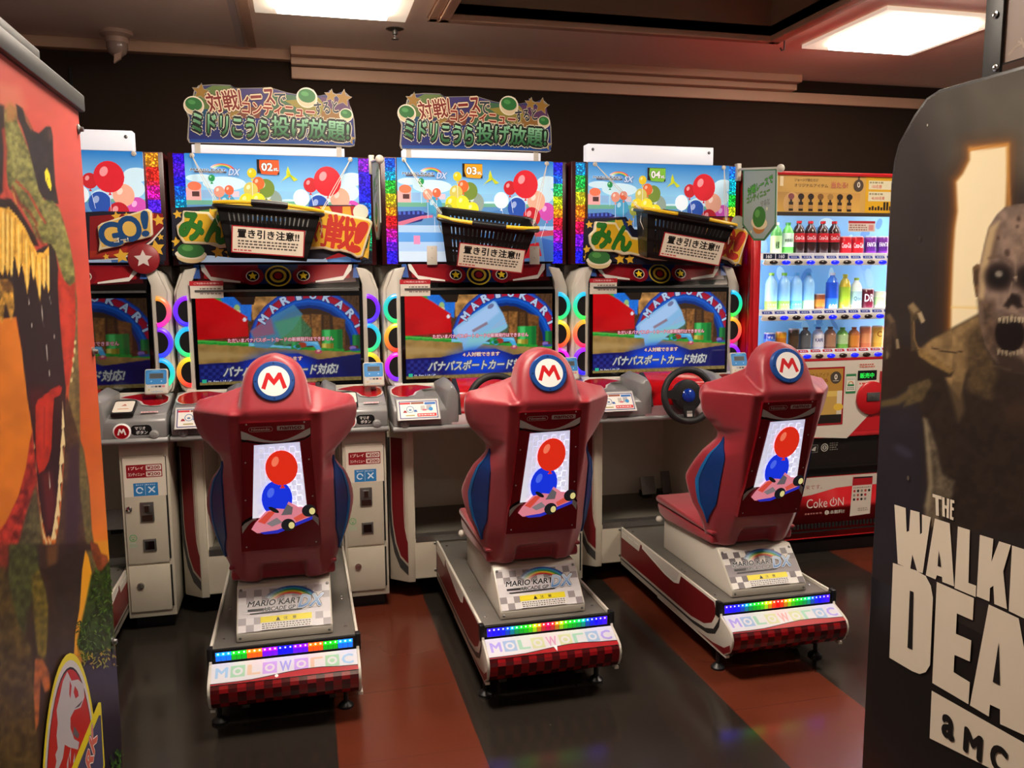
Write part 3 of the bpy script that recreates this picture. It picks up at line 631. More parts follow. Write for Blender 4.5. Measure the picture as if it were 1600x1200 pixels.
def sm_(x, y): return ((x - 215) / 11.3, 55 - (y - 308) / 11.95)        # layout of the game picture, 100 x 55 units
def paint_screen(name, parent, k, material, label):
    cv = Canvas(np.linspace(-.37, .37, 190), np.linspace(1.0675, 1.4745, 106), Y=4.083, lay=lambda x, z: (215 + (x + .37) / .0074 * 11.3, 308 + (55 - (z - 1.0675) / .0074) * 11.95))
    f, O = cv.fill, cv.oval; fr = [(100, 200), (1500, 200), (1500, 1100), (100, 1100)]
    cv.c[:] = cv.col('4c3320'); cv.c *= (1 + .5 * (cv.noise(22, 3, 3.5) - .5))[..., None]
    f([(590, 300), (780, 300), (700, 425), (640, 490), (590, 480)], 'a67640', 10, 1, .5, 2, 40)
    f([(300, 300), (480, 300), (520, 365), (592, 365), (580, 490), (560, 480), (470, 440)], '1b6ed6', 4, 1, .15); f([(318, 300), (372, 300), (396, 345), (345, 335)], '2f9a40', 6); f([(466, 300), (620, 300), (606, 368), (520, 364)], '22160e', 4)
    O(490, 390, 20, 26, '9cba74', 6); O(498, 418, 16, 13, 'd8d4a4', 5); f([(380, 330), (430, 360), (470, 400), (440, 400)], '3a94e8', 20, .6)
    f([(150, 300), (312, 300), (420, 360), (556, 458), (558, 604), (150, 628)], 'c60a10', 4, 1, .06); f([(150, 480), (556, 540), (558, 604), (150, 628)], 'a8080c', 60, .6); O(420, 560, 120, 60, 'd41a1c', 60, .5); O(538, 478, 13, 15, 'e0e0ea', 4)
    for rx, ry, c, fe in ((434, 459, '16348c', 3), (425, 449, '2250b8', 4), (409, 433, '8c1228', 3), (398, 421, 'a81830', 10), (361, 382, '0e3c94', 3), (350, 370, '1a5cc8', 8), (334, 353, '1248a4', 8), (312, 330, '0c2c74', 4), (290, 306, '3c281a', 4)): O(985, 705, rx, ry, c, fe)
    f([(1000, 445), (1072, 450), (1062, 720), (1005, 720)], '8c5c2e', 14, 1, .5, 5, 20); f([(1085, 455), (1130, 455), (1130, 720), (1090, 720)], '5a3a1e', 12, .9, .4); f([(1150, 462), (1240, 490), (1235, 720), (1160, 720)], '6e4522', 14, 1, .4, 6, 20); f([(900, 450), (990, 450), (1000, 600), (930, 640)], '94602e', 16, .9, .5); O(1085, 800, 70, 260, '4a3018', 60, .4)
    f([(600, 590), (735, 520), (930, 470), (1000, 560), (990, 650), (700, 690), (590, 660)], '3c6a48' if k == 2 else '44604a', 16, .95, .4)
    for x0, x1, y0, y1, c, c2, c3 in ((1070, 1218, 568, 735, '1f8a38', '4cc468', '14602a'), (1065, 1150, 672, 752, 'a09230', 'd4c85c', '6e641c'), (1290, 1345, 610, 725, '1a6432', '2c8a44', '104820'), (850, 930, 655, 700, '1c7a34', '3ca858', '12582a')):
        f([(x0, y0), (x1, y0), (x1, y1), (x0, y1)], c, 3); f([(x0 + (x1 - x0) * .12, y0), (x0 + (x1 - x0) * .4, y0), (x0 + (x1 - x0) * .4, y1), (x0 + (x1 - x0) * .12, y1)], c2, 18); f([(x0 + (x1 - x0) * .75, y0), (x1, y0), (x1, y1), (x0 + (x1 - x0) * .75, y1)], c3, 18, .8)
    f([(150, 640), (560, 668), (860, 700), (1150, 722), (1400, 748), (1400, 830), (150, 830)], '96753f', 4, 1, .2, 7, 50); f([(150, 700), (420, 720), (640, 760), (150, 780)], 'b0905a', 30, .8)
    f([(150, 618), (560, 652), (860, 688), (1160, 714), (1400, 738), (1400, 754), (860, 712), (560, 682), (150, 648)], '28902f', 4, 1, .25); f([(150, 622), (560, 656), (860, 692), (860, 696), (560, 662), (150, 630)], '58c04c', 4)
    f([(860, 692), (930, 652), (1040, 658), (1064, 722), (1032, 722), (1008, 688), (935, 690), (905, 716)], '4aa8dc', 5); f([(930, 655), (1035, 660), (1050, 690), (1010, 672)], '8ad0f0', 8, .8); f([(560, 655), (700, 672), (850, 690), (850, 704), (560, 678)], '78c4e4', 5)
    O(930, 680, 30, 22, 'a03820', 8); O(900, 690, 20, 16, '1c6a30', 6); f([(1230, 690), (1330, 696), (1330, 728), (1230, 735)], '54301e', 5); O(1290, 712, 24, 16, '8468b8', 6); O(1310, 728, 40, 10, '2c4890', 8); O(1042, 735, 26, 16, 'b84860', 6); O(1042, 728, 12, 8, 'e8b8a0', 4)
    if k == 2: f([(572, 565), (720, 462), (882, 370), (940, 445), (870, 560), (690, 700), (600, 690)], '4a86ae', 6, .85); f([(572, 565), (720, 470), (740, 590), (600, 620)], 'a85068', 20, .7); f([(740, 500), (930, 455), (930, 640), (800, 690)], '4c9a68', 20, .7)
    else:
        f([(572, 588), (600, 555), (700, 480), (880, 362), (900, 366), (960, 470), (990, 560), (985, 580), (860, 655), (735, 748), (650, 748), (640, 690), (585, 640)], '86b8e2', 5); f([(600, 575), (875, 378), (900, 385), (930, 450), (700, 640), (610, 640)], 'a8c8f2', 20, .9); f([(700, 640), (985, 560), (860, 655), (735, 745), (650, 745)], '84c4cc', 30, .9)
        O(862, 403, 28, 17, '6c6c90', 4, .9, rot=-35); cv.line([(720, 600), (835, 535)], 22, '8a6670', 8, .8); cv.line([(890, 560), (975, 500)], 3, 'c8a0a8', 3, .7); cv.line([(870, 580), (985, 530)], 3, 'c8a0a8', 3, .7)
    f([(150, 806), (480, 798), (620, 770), (700, 748), (900, 744), (1040, 796), (1345, 760), (1400, 760), (1400, 942), (150, 942)], '15195e', 5); O(760, 850, 230, 100, '0e48dc', 180, 1); O(780, 770, 120, 30, '2448b8', 60, .8)
    for i in range(8):
        for j in range(5):
            if (i + j) % 2: f([(222 + i * 26, 820 + j * 24), (248 + i * 26, 820 + j * 24), (248 + i * 26, 844 + j * 24), (222 + i * 26, 844 + j * 24)], '232c80', 3)
    f([(1180, 800), (1400, 770), (1400, 942), (1240, 942)], '11144c', 60, .9); f([(150, 942), (1400, 938), (1400, 1000), (150, 1000)], '84703f', 4, 1, .3)
    return cv.part(name, parent, material, 1, label)
def screen_text(m):
    u = .0074; m.plane((-.37, 4.082, 1.0675), (u, 0, 0), (0, 0, u)); m.N = Vector((0, -1, 0)); m.clip = (0, 0, 100, 55); cx, cy = sm_(985, 705)
    for i, ch in enumerate('MARIOKART'):
        a = 146 - i * 15.2; r = 34.; m.T(ch, cx + r * math.cos(math.radians(a)), cy + r * math.sin(math.radians(a)), 4.8, 'b4c8e4', wd=4.4 if ch != 'I' else 1.8, bold=.07, out=[('30407c', .15)], rot=a - 90)
    m.T('ただいまバナパスポートカードの新規発行はできません', *sm_(785, 634), 2.6, 'f0d0d8', wd=65, bold=.03, out=[('b81848', .2)])
    m.T('4 人対戦できます', *sm_(785, 782), 2.7, 'ecdccc', wd=25, bold=.04, out=[('90304c', .2)])
    m.T('バナパスポートカード対応!', *sm_(780, 868), 6.4, 'c8c6c0', wd=70, bold=.05, out=[('50526c', .2)], shear=.25)
    m.R(*sm_(232, 948), *sm_(262, 922), '30b890'); m.T('N  Rev.1.18 / JP', *sm_(355, 938), 1.3, 'd0d4e0', wd=14)
    m.clip = None

def mq(x, y): return (-.389 + (x - 118) * .000791, 2.121 - (y - 548) * .000751)
def marquee_art(m, k):
    m.plane((0, 4.115, 0)); m.clip = (-.389, 1.632, .386, 2.124)
    M = lambda pts: [mq(*p) for p in pts]
    x0, z0 = mq(118, 1196); x1, z1 = mq(1097, 545); zm = mq(0, 760)[1]
    m.clip = None
    m.P([(x0, zm), (x1, zm), (x1, z1), (x0, z1)], ['8cc8ee', '88c4ec', '1f74c4', '2a80cc']); m.R(x0, z0, x1, zm, '88bfe4'); m.clip = (-.389, 1.632, .386, 2.124)
    for x, y, rx, ry in ((1010, 760, 90, 60), (930, 800, 110, 40), (330, 720, 120, 40), (200, 690, 80, 22), (1060, 680, 70, 40), (690, 840, 90, 30)): m.C(*mq(x, y), rx * .00079, ry * .00079, 'c6e4f4')
    m.P(M([(118, 750), (200, 745), (200, 830), (118, 835)]), 'e8a8a8'); m.C(*mq(165, 738), .03, .02, 'e87858'); m.R(*mq(150, 800), *mq(190, 770), '503838'); m.R(*mq(205, 810), *mq(255, 760), '88b0d8'); m.R(*mq(370, 800), *mq(410, 765), 'd0c0d0')
    m.R(*mq(118, 850), *mq(1097, 822), '6aa890'); m.P(M([(118, 850), (1097, 840), (1097, 965), (118, 975)]), '5a8cc0')
    m.P(M([(118, 880), (250, 872), (300, 890), (260, 940), (118, 968)]), '2c3070')
    for i in range(6): m.R(*mq(122 + i * 28, 900 - i), *mq(136 + i * 28, 880 - i), '4860c0')
    m.P(M([(118, 945), (260, 905), (330, 900), (330, 915), (260, 925), (118, 975)]), 'c8708c'); m.P(M([(650, 880), (760, 860), (800, 900), (760, 950), (640, 960)]), '4c80bc')
    for r in ((118, 965, 1010, 'a8c8ea'), (118, 1010, 1070, '5c9ade'), (118, 1070, 1130, 'a4c4ea'), (118, 1130, 1196, 'c4d8ee')): m.R(*mq(r[0], r[2]), *mq(1097, r[1]), r[3])
    m.P(M([(900, 1000), (1040, 985), (1097, 1000), (1097, 1196), (900, 1196), (880, 1100)]), '5a84b8'); m.P(M([(960, 1000), (1097, 990), (1097, 1025), (980, 1035)]), 'b84858'); m.P(M([(900, 1090), (1000, 1070), (1020, 1160), (890, 1180)]), 'c42830'); m.P(M([(1020, 1040), (1097, 1060), (1097, 1190), (1040, 1196)]), '3a62b0')
    m.R(*mq(210, 1085), *mq(250, 1030), 'd88ab8')
    # plain balloons in the colours of the printed figures
    B = lambda x, y, rx, ry, c, rot=0: (m.C(*mq(x, y), rx * .00079, ry * .00079, c, rot=rot), m.C(*mq(x - rx * .3, y - ry * .35), rx * .00022, ry * .00026, mix(c, 'ffffff', .45), rot=rot))
    def B2(x, y, r, c, kx=0): m.L([mq(x, y + r), mq(x + kx, y + r + 120)], .0018, 'dfe8f0'); m.P([mq(x - 9, y + r * 1.15 + 14), mq(x + 9, y + r * 1.15 + 14), mq(x, y + r * 1.1)], c); m.C(*mq(x, y), r * .00079, r * .00086, c); m.C(*mq(x - r * .32, y - r * .38), r * .0002, r * .00028, mix(c, 'ffffff', .5), rot=-25)
    for q in ((1055, 870, 52, 'c850b0', -40), (760, 800, 46, 'e4eef8', 30), (985, 800, 58, 'e8a890', -20), (860, 850, 60, '2c50a8', 10), (955, 905, 56, 'b82430', -10), (815, 720, 40, 'c02830', 20), (915, 695, 80, 'd02834', 0)): B2(*q)
    for q in ((590, 820, 60, '8a9c94', 0), (560, 745, 50, '70883c', 0), (520, 715, 34, 'd86838', 0), (475, 755, 40, 'c8bc60', 0), (485, 655, 26, 'e0c028', 0), (450, 825, 42, 'e0cc30', 0), (515, 820, 40, 'e8d838', 0), (575, 860, 40, 'ecd830', 0), (425, 860, 28, '98a048', 0)): B2(*q)
    for q in ((340, 840, 48, '4898c0', 0), (300, 770, 30, 'd8907c', 0), (355, 760, 26, 'd86848', 0), (262, 690, 18, '309050', 0)): B2(*q)
    for a in (0, 1): m.P(M([(690, 610), (700, 640), (705, 668), (650 + a * 70, 700), (640 + a * 105, 715 - a * 25), (680 + a * 20, 665), (680, 640)]), 'c8cc30')
    # game logo, station number
    for i, c in enumerate(('e04030', 'f0c030', '50b050', '3070d0')): m.arc(*mq(320, 650), .052 - .007 * i, .058 - .007 * i, 20, 150, [c, c, 'e0eef4'], 12, ey=.62)
    m.T('MARIO KART', *mq(245, 642), .010, '3c4450', wd=.15, bold=.05, out=[('e8f0f4', .14)], shear=.2); m.R(*mq(170, 658), *mq(345, 650), '5a4848'); m.T('ARCADE GP', *mq(270, 654), .008, '3a3038', wd=.09, bold=.05, out=[('e8f0f4', .12)])
    m.T('DX' if k < 4 else 'SX', *mq(388, 652), .028, 'b8ccec', wd=.045, bold=.06, out=[('4a5a88', .14)], shear=.25)
    m.clip = None
    tc = {1: 'd05028', 2: 'd85a30', 3: 'e09a28', 4: '7ab83c'}[k]
    m.P(M([(515, 572), (640, 572), (640, 662), (515, 655)]), '2a2018'); m.P(M([(530, 575), (640, 575), (640, 640), (625, 665), (540, 660), (528, 620)]), tc)
    m.T('0%d' % k, *mq(572, 617), .034, 'f4f0ec', wd=.048, bold=.05, out=[('18120e', .12)]); m.T('st.', *mq(622, 630), .013, 'f4f0ec', bold=.05, out=[('18120e', .12)])

def build_cabinet(k):
    c, d = XC[k], YO[k]; tag = {1: 'GO', 2: '02', 3: '03', 4: '04'}[k]
    lab = {1: 'white racing arcade cabinet at the far left, half hidden by the dinosaur cabinet', 2: 'white racing arcade cabinet with the orange 02 tag on its marquee', 3: 'white racing arcade cabinet with the yellow 03 tag on its marquee', 4: 'white racing arcade cabinet with the green 04 tag, nearest the drinks machine'}[k]
    t = thing('racing_cabinet', lab, 'arcade machine', (c, 4.2 + d, 0), (0, 4.2, 0), 'racing arcade cabinets')
    # body
    def body(m):
        m.prism([(-.476, 4.02), (-.393, 3.95), (-.361, 3.95), (-.361, 4.75), (-.476, 4.75)], .09, .86, 'z')
        m.box(.262, .47, 4.2, 4.75, .09, .86); m.box(-.37, .37, 4.66, 4.75, .09, .86)
    bd = part('body', t, body, WHITE, key='cbody', bevel=.004)
    def foot(m): m.box(-.36, .25, 4.02, 4.66, .09, .12); m.box(-.361, -.258, 3.956, 3.965, .105, .305)
    part('base_frame', bd, foot, WHITE, key='cfoot', smooth=0)
    def fw(m): m.box(-.361, .256, 4.58, 4.59, .27, .86); m.box(-.361, -.356, 3.97, 4.58, .28, .86); m.box(.251, .2565, 3.96, 4.58, .28, .86)
    part('footwell', t, fw, GREYW, key='cfw', smooth=0)
    part('footwell_floor', t, lambda m: m.prism([(3.96, .1), (3.96, .285), (4.585, .285), (4.585, .1)], -.356, .25, 'x'), mat('footwell_mat', '6a665c', .5), key='cff', smooth=0)
    part('kick_plate', t, lambda m: m.prism([(3.955, .285), (3.955, .315), (3.99, .32), (3.99, .29)], -.356, .25, 'x'), STEEL, key='ckick', smooth=0)
    def dec(m):
        Z = lambda q: .125 + .7 * q
        for sg in (-1,):
            # angled outer face: along it from the inner edge (0) to the outer edge (1)
            o = Vector((sg * .3935, 3.9492, 0)); e = Vector((sg * .4765, 4.0192, 0)); U = (e - o); 
            if sg > 0: m.plane(o, U.normalized(), (0, 0, 1), n=.001); X = lambda u: u * .1085
            else: m.plane(o, -U.normalized(), (0, 0, 1), n=.001); X = lambda u: -u * .1085
            q = lambda pts: [(X(u), z) for u, z in (pts if sg > 0 else pts[::-1])]
            m.P(q([(.985, .8), (.985, .42), (.93, .33), (.75, .23), (.45, .16), (.02, .125), (.02, .17), (.45, .21), (.7, .28), (.82, .37), (.86, .45), (.86, .8)]), '3a3838')
            m.P(q([(.82, .8), (.82, .45), (.77, .37), (.62, .28), (.4, .22), (.02, .185), (.02, .29), (.10, .33), (.14, .4), (.14, .8)]), '6c1218')
            m.P(q([(.2, .8), (.2, .43), (.17, .36), (.08, .31), (.02, .29), (.02, .30), (.08, .322), (.14, .37), (.165, .43), (.165, .8)]), 'c8bcb0')
    part('pillar_graphic', bd, dec, PRINT, key='cdec', smooth=0, label='dark red and black swoosh graphic')
    def bolts(m):
        for sg in (-1,):
            for z in (.135, .27): screw(m, sg * .372, 3.955, z, .009); screw(m, sg * .264, 3.955, z + .005, .006)
    part('bolts', bd, bolts, STEEL, key='cbolt')
    for x, r in ((.10, 0), (.21, 1)):
        def pedal(m):
            if not r: m.prism([(4.425, .315), (4.432, .31), (4.47, .405), (4.463, .41)], x - .042, x + .042, 'x'); m.tube([(x, 4.455, .36), (x, 4.47, .30), (x, 4.47, .285)], .007)
            else: m.prism([(4.42, .315), (4.427, .31), (4.47, .43), (4.463, .435)], x - .026, x + .026, 'x')
            m.mi = 1; m.box(x - .024, x + .024, 4.45, 4.52, .284, .32)
        part('pedal', t, pedal, [STEEL, BLACK], key='ped%d' % r, smooth=0)
    # console
    for sg in (-1, 1):
        def con(m):
            x0, x1 = sorted((sg * .466, sg * .205))
            m.prism([(3.80, .885), (3.80, .958), (3.815, .972), (4.02, 1.022), (4.08, 1.02), (4.08, .885)], x0, x1, 'x')
            m.prism([(3.83, .976), (3.85, .99), (4.05, 1.042), (4.08, 1.04), (4.08, .97)], x0 + (.0 if sg < 0 else .10), x1 - (.10 if sg < 0 else 0), 'x')
        cp = part('console_wing', t, con, SILVER, key='con%d' % sg, bevel=.008, seg=2)
        def insets(m):
            V = Vector((0, .2, .052)).normalized(); m.plane((0, 3.86, .9945), (1, 0, 0), V, n=.002); s = sg
            q = lambda pts: [(s * x, y) for x, y in (pts if s > 0 else pts[::-1])]
            base = [(.455, .10), (.452, .14), (.43, .172), (.40, .188), (.33, .19), (.27, .165), (.25, .15), (.31, .13), (.345, .10), (.36, .065), (.39, .045), (.425, .05), (.448, .075)]
            m.P(q([(x + (.006 if x > .36 else -.008), y + (.008 if y > .12 else -.004)) for x, y in base]), 'd0ccc8'); m.P(q(base), '981018')
        part('red_inset', cp, insets, GLOSSP, key='ins%d' % sg, smooth=0, label='red plastic inset')
        def lip(m):
            x0, x1 = sorted((sg * .47, sg * .0)); m.prism([(3.79, .862), (3.785, .872), (3.79, .885), (3.98, .885), (3.98, .862)], x0, x1, 'x')
        part('console_lip', cp, lip, SILVER, key='lip%d' % sg, bevel=.003)
        part('console_screw', cp, lambda m: (m.lathe([(.02, 0), (.02, .012), (.014, .018)], (sg * .415, 3.802, .897), (0, -1, 0), 14), m.lathe([(.007, .018), (.006, .022)], (sg * .415, 3.802, .897), (0, -1, 0), 10)), SILVER, key='csc%d' % sg)
        def column(m):
            rings = []
            for y, s0 in ((3.80, .0), (3.83, .018), (3.90, .03), (4.02, .035), (4.07, .01)):
                rings.append([(sg * x, y, z) for x, z in ((.165, .885), (.215, .885), (.225 + s0 * .3, .96 + s0), (.212 + s0, 1.04 + s0 * .5), (.198, 1.062 + s0 * .6), (.182, 1.055 + s0 * .6), (.165, 1.02 + s0 * .4))])
            m.loft(rings if sg < 0 else rings[::-1])
        part('console_column', t, column, SILVER, key='ccol%d' % sg, bevel=.006)
    part('sticker_holder', t, lambda m: m.prism([(3.764, .917), (3.834, 1.006), (3.93, 1.004), (3.93, .917)], -.452, -.252, 'x'), SILVER, key='sthold', bevel=.004)
    def sticker(m):
        V = Vector((0, .055, .07)).normalized(); m.plane((-.352, 3.768, .925), (1, 0, 0), V, n=.003)
        m.R(-.094, -.008, .094, .098, 'c8c6c4'); m.R(-.087, .0, .087, .09, '1c2a72'); m.R(-.083, .004, .083, .086, 'e6e2de')
        m.R(-.083, .074, -.035, .084, 'c83040'); m.R(-.032, .074, .026, .084, '8a4a30'); m.R(.03, .070, .08, .082, '2c6cb8')
        m.arc(-.038, .047, .014, .018, 0, 360, ['7088a8', '90a8c0'], 20); m.C(-.038, .044, .007, .005, '6080a8'); m.P([(-.072, .03), (-.052, .03), (-.058, .042), (-.066, .042)], '9a2838'); m.P([(-.022, .033), (-.005, .033), (-.01, .044), (-.02, .044)], '3060a8')
        m.R(.01, .04, .03, .065, 'b8b4b0'); m.R(.036, .04, .06, .068, 'a8aab0'); m.C(.056, .046, .01, .01, '3088c8'); m.R(.018, .038, .036, .046, 'c86070')
        m.R(-.06, .012, -.02, .018, 'a89a60'); m.R(-.008, .008, .08, .024, 'cc2c34'); m.dashes(-.004, .011, .076, .021, 1, 'f0d0d0')
    part('instruction_sticker', t, sticker, PRINT, key='stick', smooth=0)
    def button(m):
        m.lathe([(.036, 0), (.036, .006), (.03, .009)], (.288, 3.80, .916), (0, -1, 0), 26, 'ffffff'); m.plane((.288, 3.79, .916)); m.C(0, 0, .030, .030, 'b82430', 26); m.C(0, 0, .027, .027, '8c1018', 26)
        m.P([(-.018, -.013), (-.01, .013), (-.005, .013), (0, .002), (.005, .013), (.01, .013), (.018, -.013), (.011, -.014), (.008, .002), (0, -.008), (-.008, .002), (-.011, -.014)], 'e8dcd8')
    def button_label(m):
        m.plane((.288, 3.7995, .918)); m.RR(.034, -.021, .118, .023, .018, '101012'); m.T('マリオ', .072, .009, .014, 'e8e6e2', wd=.042, bold=.03); m.T('ボタン', .078, -.009, .014, 'e8e6e2', wd=.046, bold=.03)
    def hint(m):
        m.plane((.37, 3.868, .9985), (1, 0, 0), (0, .968, .25)); m.R(-.01, -.04, .06, -.026, 'e8c8c8'); m.dashes(-.006, -.038, .056, -.028, 1, 'c84858')
    part('button', t, button, mat('button_print', rough=.25, attr=True), key='btn', smooth=30, label='round red button')
    part('button_label', t, button_label, PRINT, key='btnl', smooth=0, label='black katakana label'); part('hint_sticker', t, hint, PRINT, key='hint', smooth=0, label='small pink sticker')
    def reader(m): m.prism([(3.805, .975), (3.80, .995), (3.92, 1.035), (3.93, 1.01)], .245, .335, 'x')
    rd = part('card_reader', t, reader, BLACK, key='rdr', bevel=.005)
    part('reader_label', rd, lambda m: (m.plane((.29, 3.80, .9952), (1, 0, 0), Vector((0, .12, .04)).normalized(), n=.001), m.RR(-.04, .008, .04, .112, .01, 'e4dcd0'), m.R(-.022, .035, .022, .042, 'c88a60'), m.P([(-.012, .065), (.012, .068), (.002, .085)], 'b86a50')), PRINT, key='rdl', smooth=0)
    def house(m): m.prism([(3.83, .89), (3.82, .93), (3.86, 1.03), (3.95, 1.075), (4.07, 1.07), (4.07, .89)], -.166, .166, 'x')
    part('steering_housing', t, house, REDP, key='house', bevel=.012, label='glossy red steering housing')
    def mesh_(m): m.prism([(3.826, .90), (3.816, .93), (3.856, 1.034), (3.95, 1.08), (3.95, .90)], -.17, -.15, 'x'); m.prism([(3.826, .90), (3.816, .93), (3.856, 1.034), (3.95, 1.08), (3.95, .90)], .15, .17, 'x')
    part('housing_edge', t, mesh_, BLACK, key='housee', smooth=0)
    part('knee_panel', t, lambda m: m.prism([(3.785, .868), (3.82, .93), (3.9, .93), (3.9, .868)], -.2, .2, 'x'), noise_mat('mauve_panel', '8a6468', '7c5a5e', 12, .4), key='knee', bevel=.004)
    # steering wheel, its plane tilted a little
    W = Vector((0, 3.745, .985)); nx = Vector((0, -1, .16)).normalized(); vy = Vector((0, .16, 1)).normalized(); hx = Vector((1, 0, 0))
    sw = part('steering_wheel', t, lambda m: m.tube([W + hx * .125 * math.cos(a) + vy * .125 * math.sin(a) for a in [2 * PI * i / 40 for i in range(40)]], .0165, 10, closed=True), RUBBER, key='rim', label='black steering wheel')
    def hub(m):
        m.lathe([(.074, -.035), (.078, -.01), (.072, .0), (.05, .004)], W, nx, 28)
        for a, w_ in ((5, .020), (175, .020), (270, .024)):
            dv = hx * math.cos(math.radians(a)) + vy * math.sin(math.radians(a)); pv = dv.cross(nx)
            m.loft([[W + dv * r + pv * s1 * w_ * q + nx * s2 for s1, s2 in ((-1, -.008), (1, -.008), (1, .004), (-1, .004))] for r, q in ((.05, 1.4), (.118, .8))])
    part('hub', sw, hub, BLACK, key='hub')
    part('column', sw, lambda m: m.lathe([(.055, .03), (.05, .12)], W, -nx, 20), BLACK, key='scol')
    part('emblem_cap', sw, lambda m: m.lathe([(.033, 0), (.033, .008), (.026, .014), (.012, .018), (.001, .019)], W, nx, 26), mat('blue_gloss', '0d2f90', .12), key='cap', label='shiny blue centre cap')
    part('spoke_label', sw, lambda m: (m.plane(W + nx * .0048, hx, vy), m.R(-.014, -.103, .014, -.088, 'b8b4b0'), m.R(-.014, -.085, .014, -.075, '8a8884')), PRINT, key='spl', smooth=0)
    # screen
    def frame(m):
        for sg in (-1, 1):
            m.prism([(sg * .387, 1.02), (sg * .425, 1.02), (sg * .455, 1.06), (sg * .455, 1.50), (sg * .415, 1.60), (sg * .36, 1.61), (sg * .387, 1.53)], 4.10, 4.35, 'y')
            m.prism([(sg * .425, 1.02), (sg * .455, 1.04), (sg * .468, 1.08), (sg * .468, 1.50), (sg * .44, 1.58), (sg * .415, 1.6)], 4.135, 4.4, 'y')
        m.prism([(4.08, 1.015), (4.075, 1.04), (4.10, 1.05), (4.25, 1.05), (4.25, 1.015)], -.43, .43, 'x'); m.box(-.455, .455, 4.3, 4.7, .86, 1.62)
    fr = part('screen_frame', t, frame, OFFW, key='sfr', bevel=.006)
    def bez(m):
        m.box(-.387, .387, 4.1, 4.16, 1.045, 1.497)
    bz = part('screen', t, lambda m: (m.box(-.387, .387, 4.09, 4.16, 1.045, 1.0665), m.box(-.387, .387, 4.09, 4.16, 1.476, 1.497), m.box(-.387, -.371, 4.09, 4.16, 1.0665, 1.476), m.box(.371, .387, 4.09, 4.16, 1.0665, 1.476), m.box(-.371, .371, 4.105, 4.16, 1.0665, 1.476)), GLOSSB, key='bez', smooth=0, label='black bezelled game screen')
    sm = mat('dim_lit_screen', '060608', .12, attr=True, emit=.25, base=False) if k == 1 else (mat('lit_screen_two', '060608', .12, attr=True, emit=.72, base=False) if k == 2 else SCREEN)
    paint_screen('display', bz, 2 if k == 1 else k, sm, 'lit race picture with a blue arch')
    part('caption', bz, screen_text, sm, key='cap%d' % min(k, 3), smooth=0, label='screen captions')
    part('speaker_bar', t, lambda m: m.box(.03 if k == 4 else .1, .32, 4.06, 4.085, 1.018, 1.043), OFFW, bevel=.003)
    part('visor', t, lambda m: m.prism([(4.085, 1.498), (4.08, 1.512), (4.13, 1.625), (4.3, 1.64), (4.3, 1.498)], -.375, .375, 'x'), GLOSSB, key='vis', smooth=0)
    def vart(m):
        V = Vector((0, .05, .113)).normalized(); m.plane((0, 4.08, 1.513), (1, 0, 0), V, n=.001)
        m.P([(-.36, .03), (-.2, .022), (.2, .022), (.36, .03), (.345, .12), (-.345, .12)], '3a0a10'); m.P([(-.33, .05), (-.16, .03), (-.05, .03), (-.05, .12), (-.33, .12)], '8a1820'); m.P([(.33, .05), (.16, .03), (.05, .03), (.05, .12), (.33, .12)], '8a1820')
        m.P([(.17, .028), (.30, .04), (.34, .09), (.345, .12), (.33, .12), (.30, .06), (.17, .036)], 'd8d4cc'); m.P([(-.17, .028), (-.30, .04), (-.34, .09), (-.345, .12), (-.33, .12), (-.30, .06), (-.17, .036)], 'd8d4cc')
        m.P([(.345, .05), (.375, .05), (.375, .12), (.352, .12)], '3a5a9a'); m.P([(-.345, .05), (-.375, .05), (-.375, .12), (-.352, .12)], '3a5a9a')
        m.R(-.09, .022, .09, .12, '16204a')
        for r, c_ in ((.060, 'b8a030'), (.052, '141420'), (.038, 'b0962c'), (.026, '301014'), (.018, '8a1820')): m.C(0, .062, r, r * .9, c_, 30)
        for x in (-.115, .115): m.C(x, .062, .05, .045, '7a1420'); m.C(x, .062, .03, .027, 'd8d4c8', 24); m.C(x, .062, .026, .0235, '101018', 24); m.star(x, .062, .021, 'f0d028')
    part('visor_graphic', t, vart, GLOSSP, key='vart', smooth=0, label='dark red front grille graphic with yellow stars')
    part('visor_strip', t, lambda m: m.box(-.37, .37, 4.072, 4.09, 1.498, 1.508), STEEL, key='vstr', smooth=0)
    def paper(m):
        m.plane((-.318, 4.076, 1.515)); m.R(-.072, -.045, .072, .02, 'e0d8cc'); m.R(-.074, .012, .074, .034, 'b82430'); m.T('ご利用のお客様へ', .0, .023, .009, 'f0d8d4', wd=.11); m.dashes(-.03, -.03, .064, .004, 3, '8a7a74')
    if k > 1: part('notice_sticker', t, paper, PRINT, key='pap', smooth=0, label='small white and red paper notice')
    seq = {1: [('ff9a20', 'ff10c0'), ('8a18ff', '1840ff'), ('10a0ff', '20f080')], 2: [('9a18ff', '2a20ff'), ('10a8ff', '20e060'), ('f0f020', 'ff2020')], 3: [('10b0f0', '20e060'), ('f0f030', 'ff3010'), ('ff10c0', '6a18ff')], 4: [('10b8f8', '30f040'), ('ffc020', 'ff1060'), ('b018ff', '2020ff')]}[k]
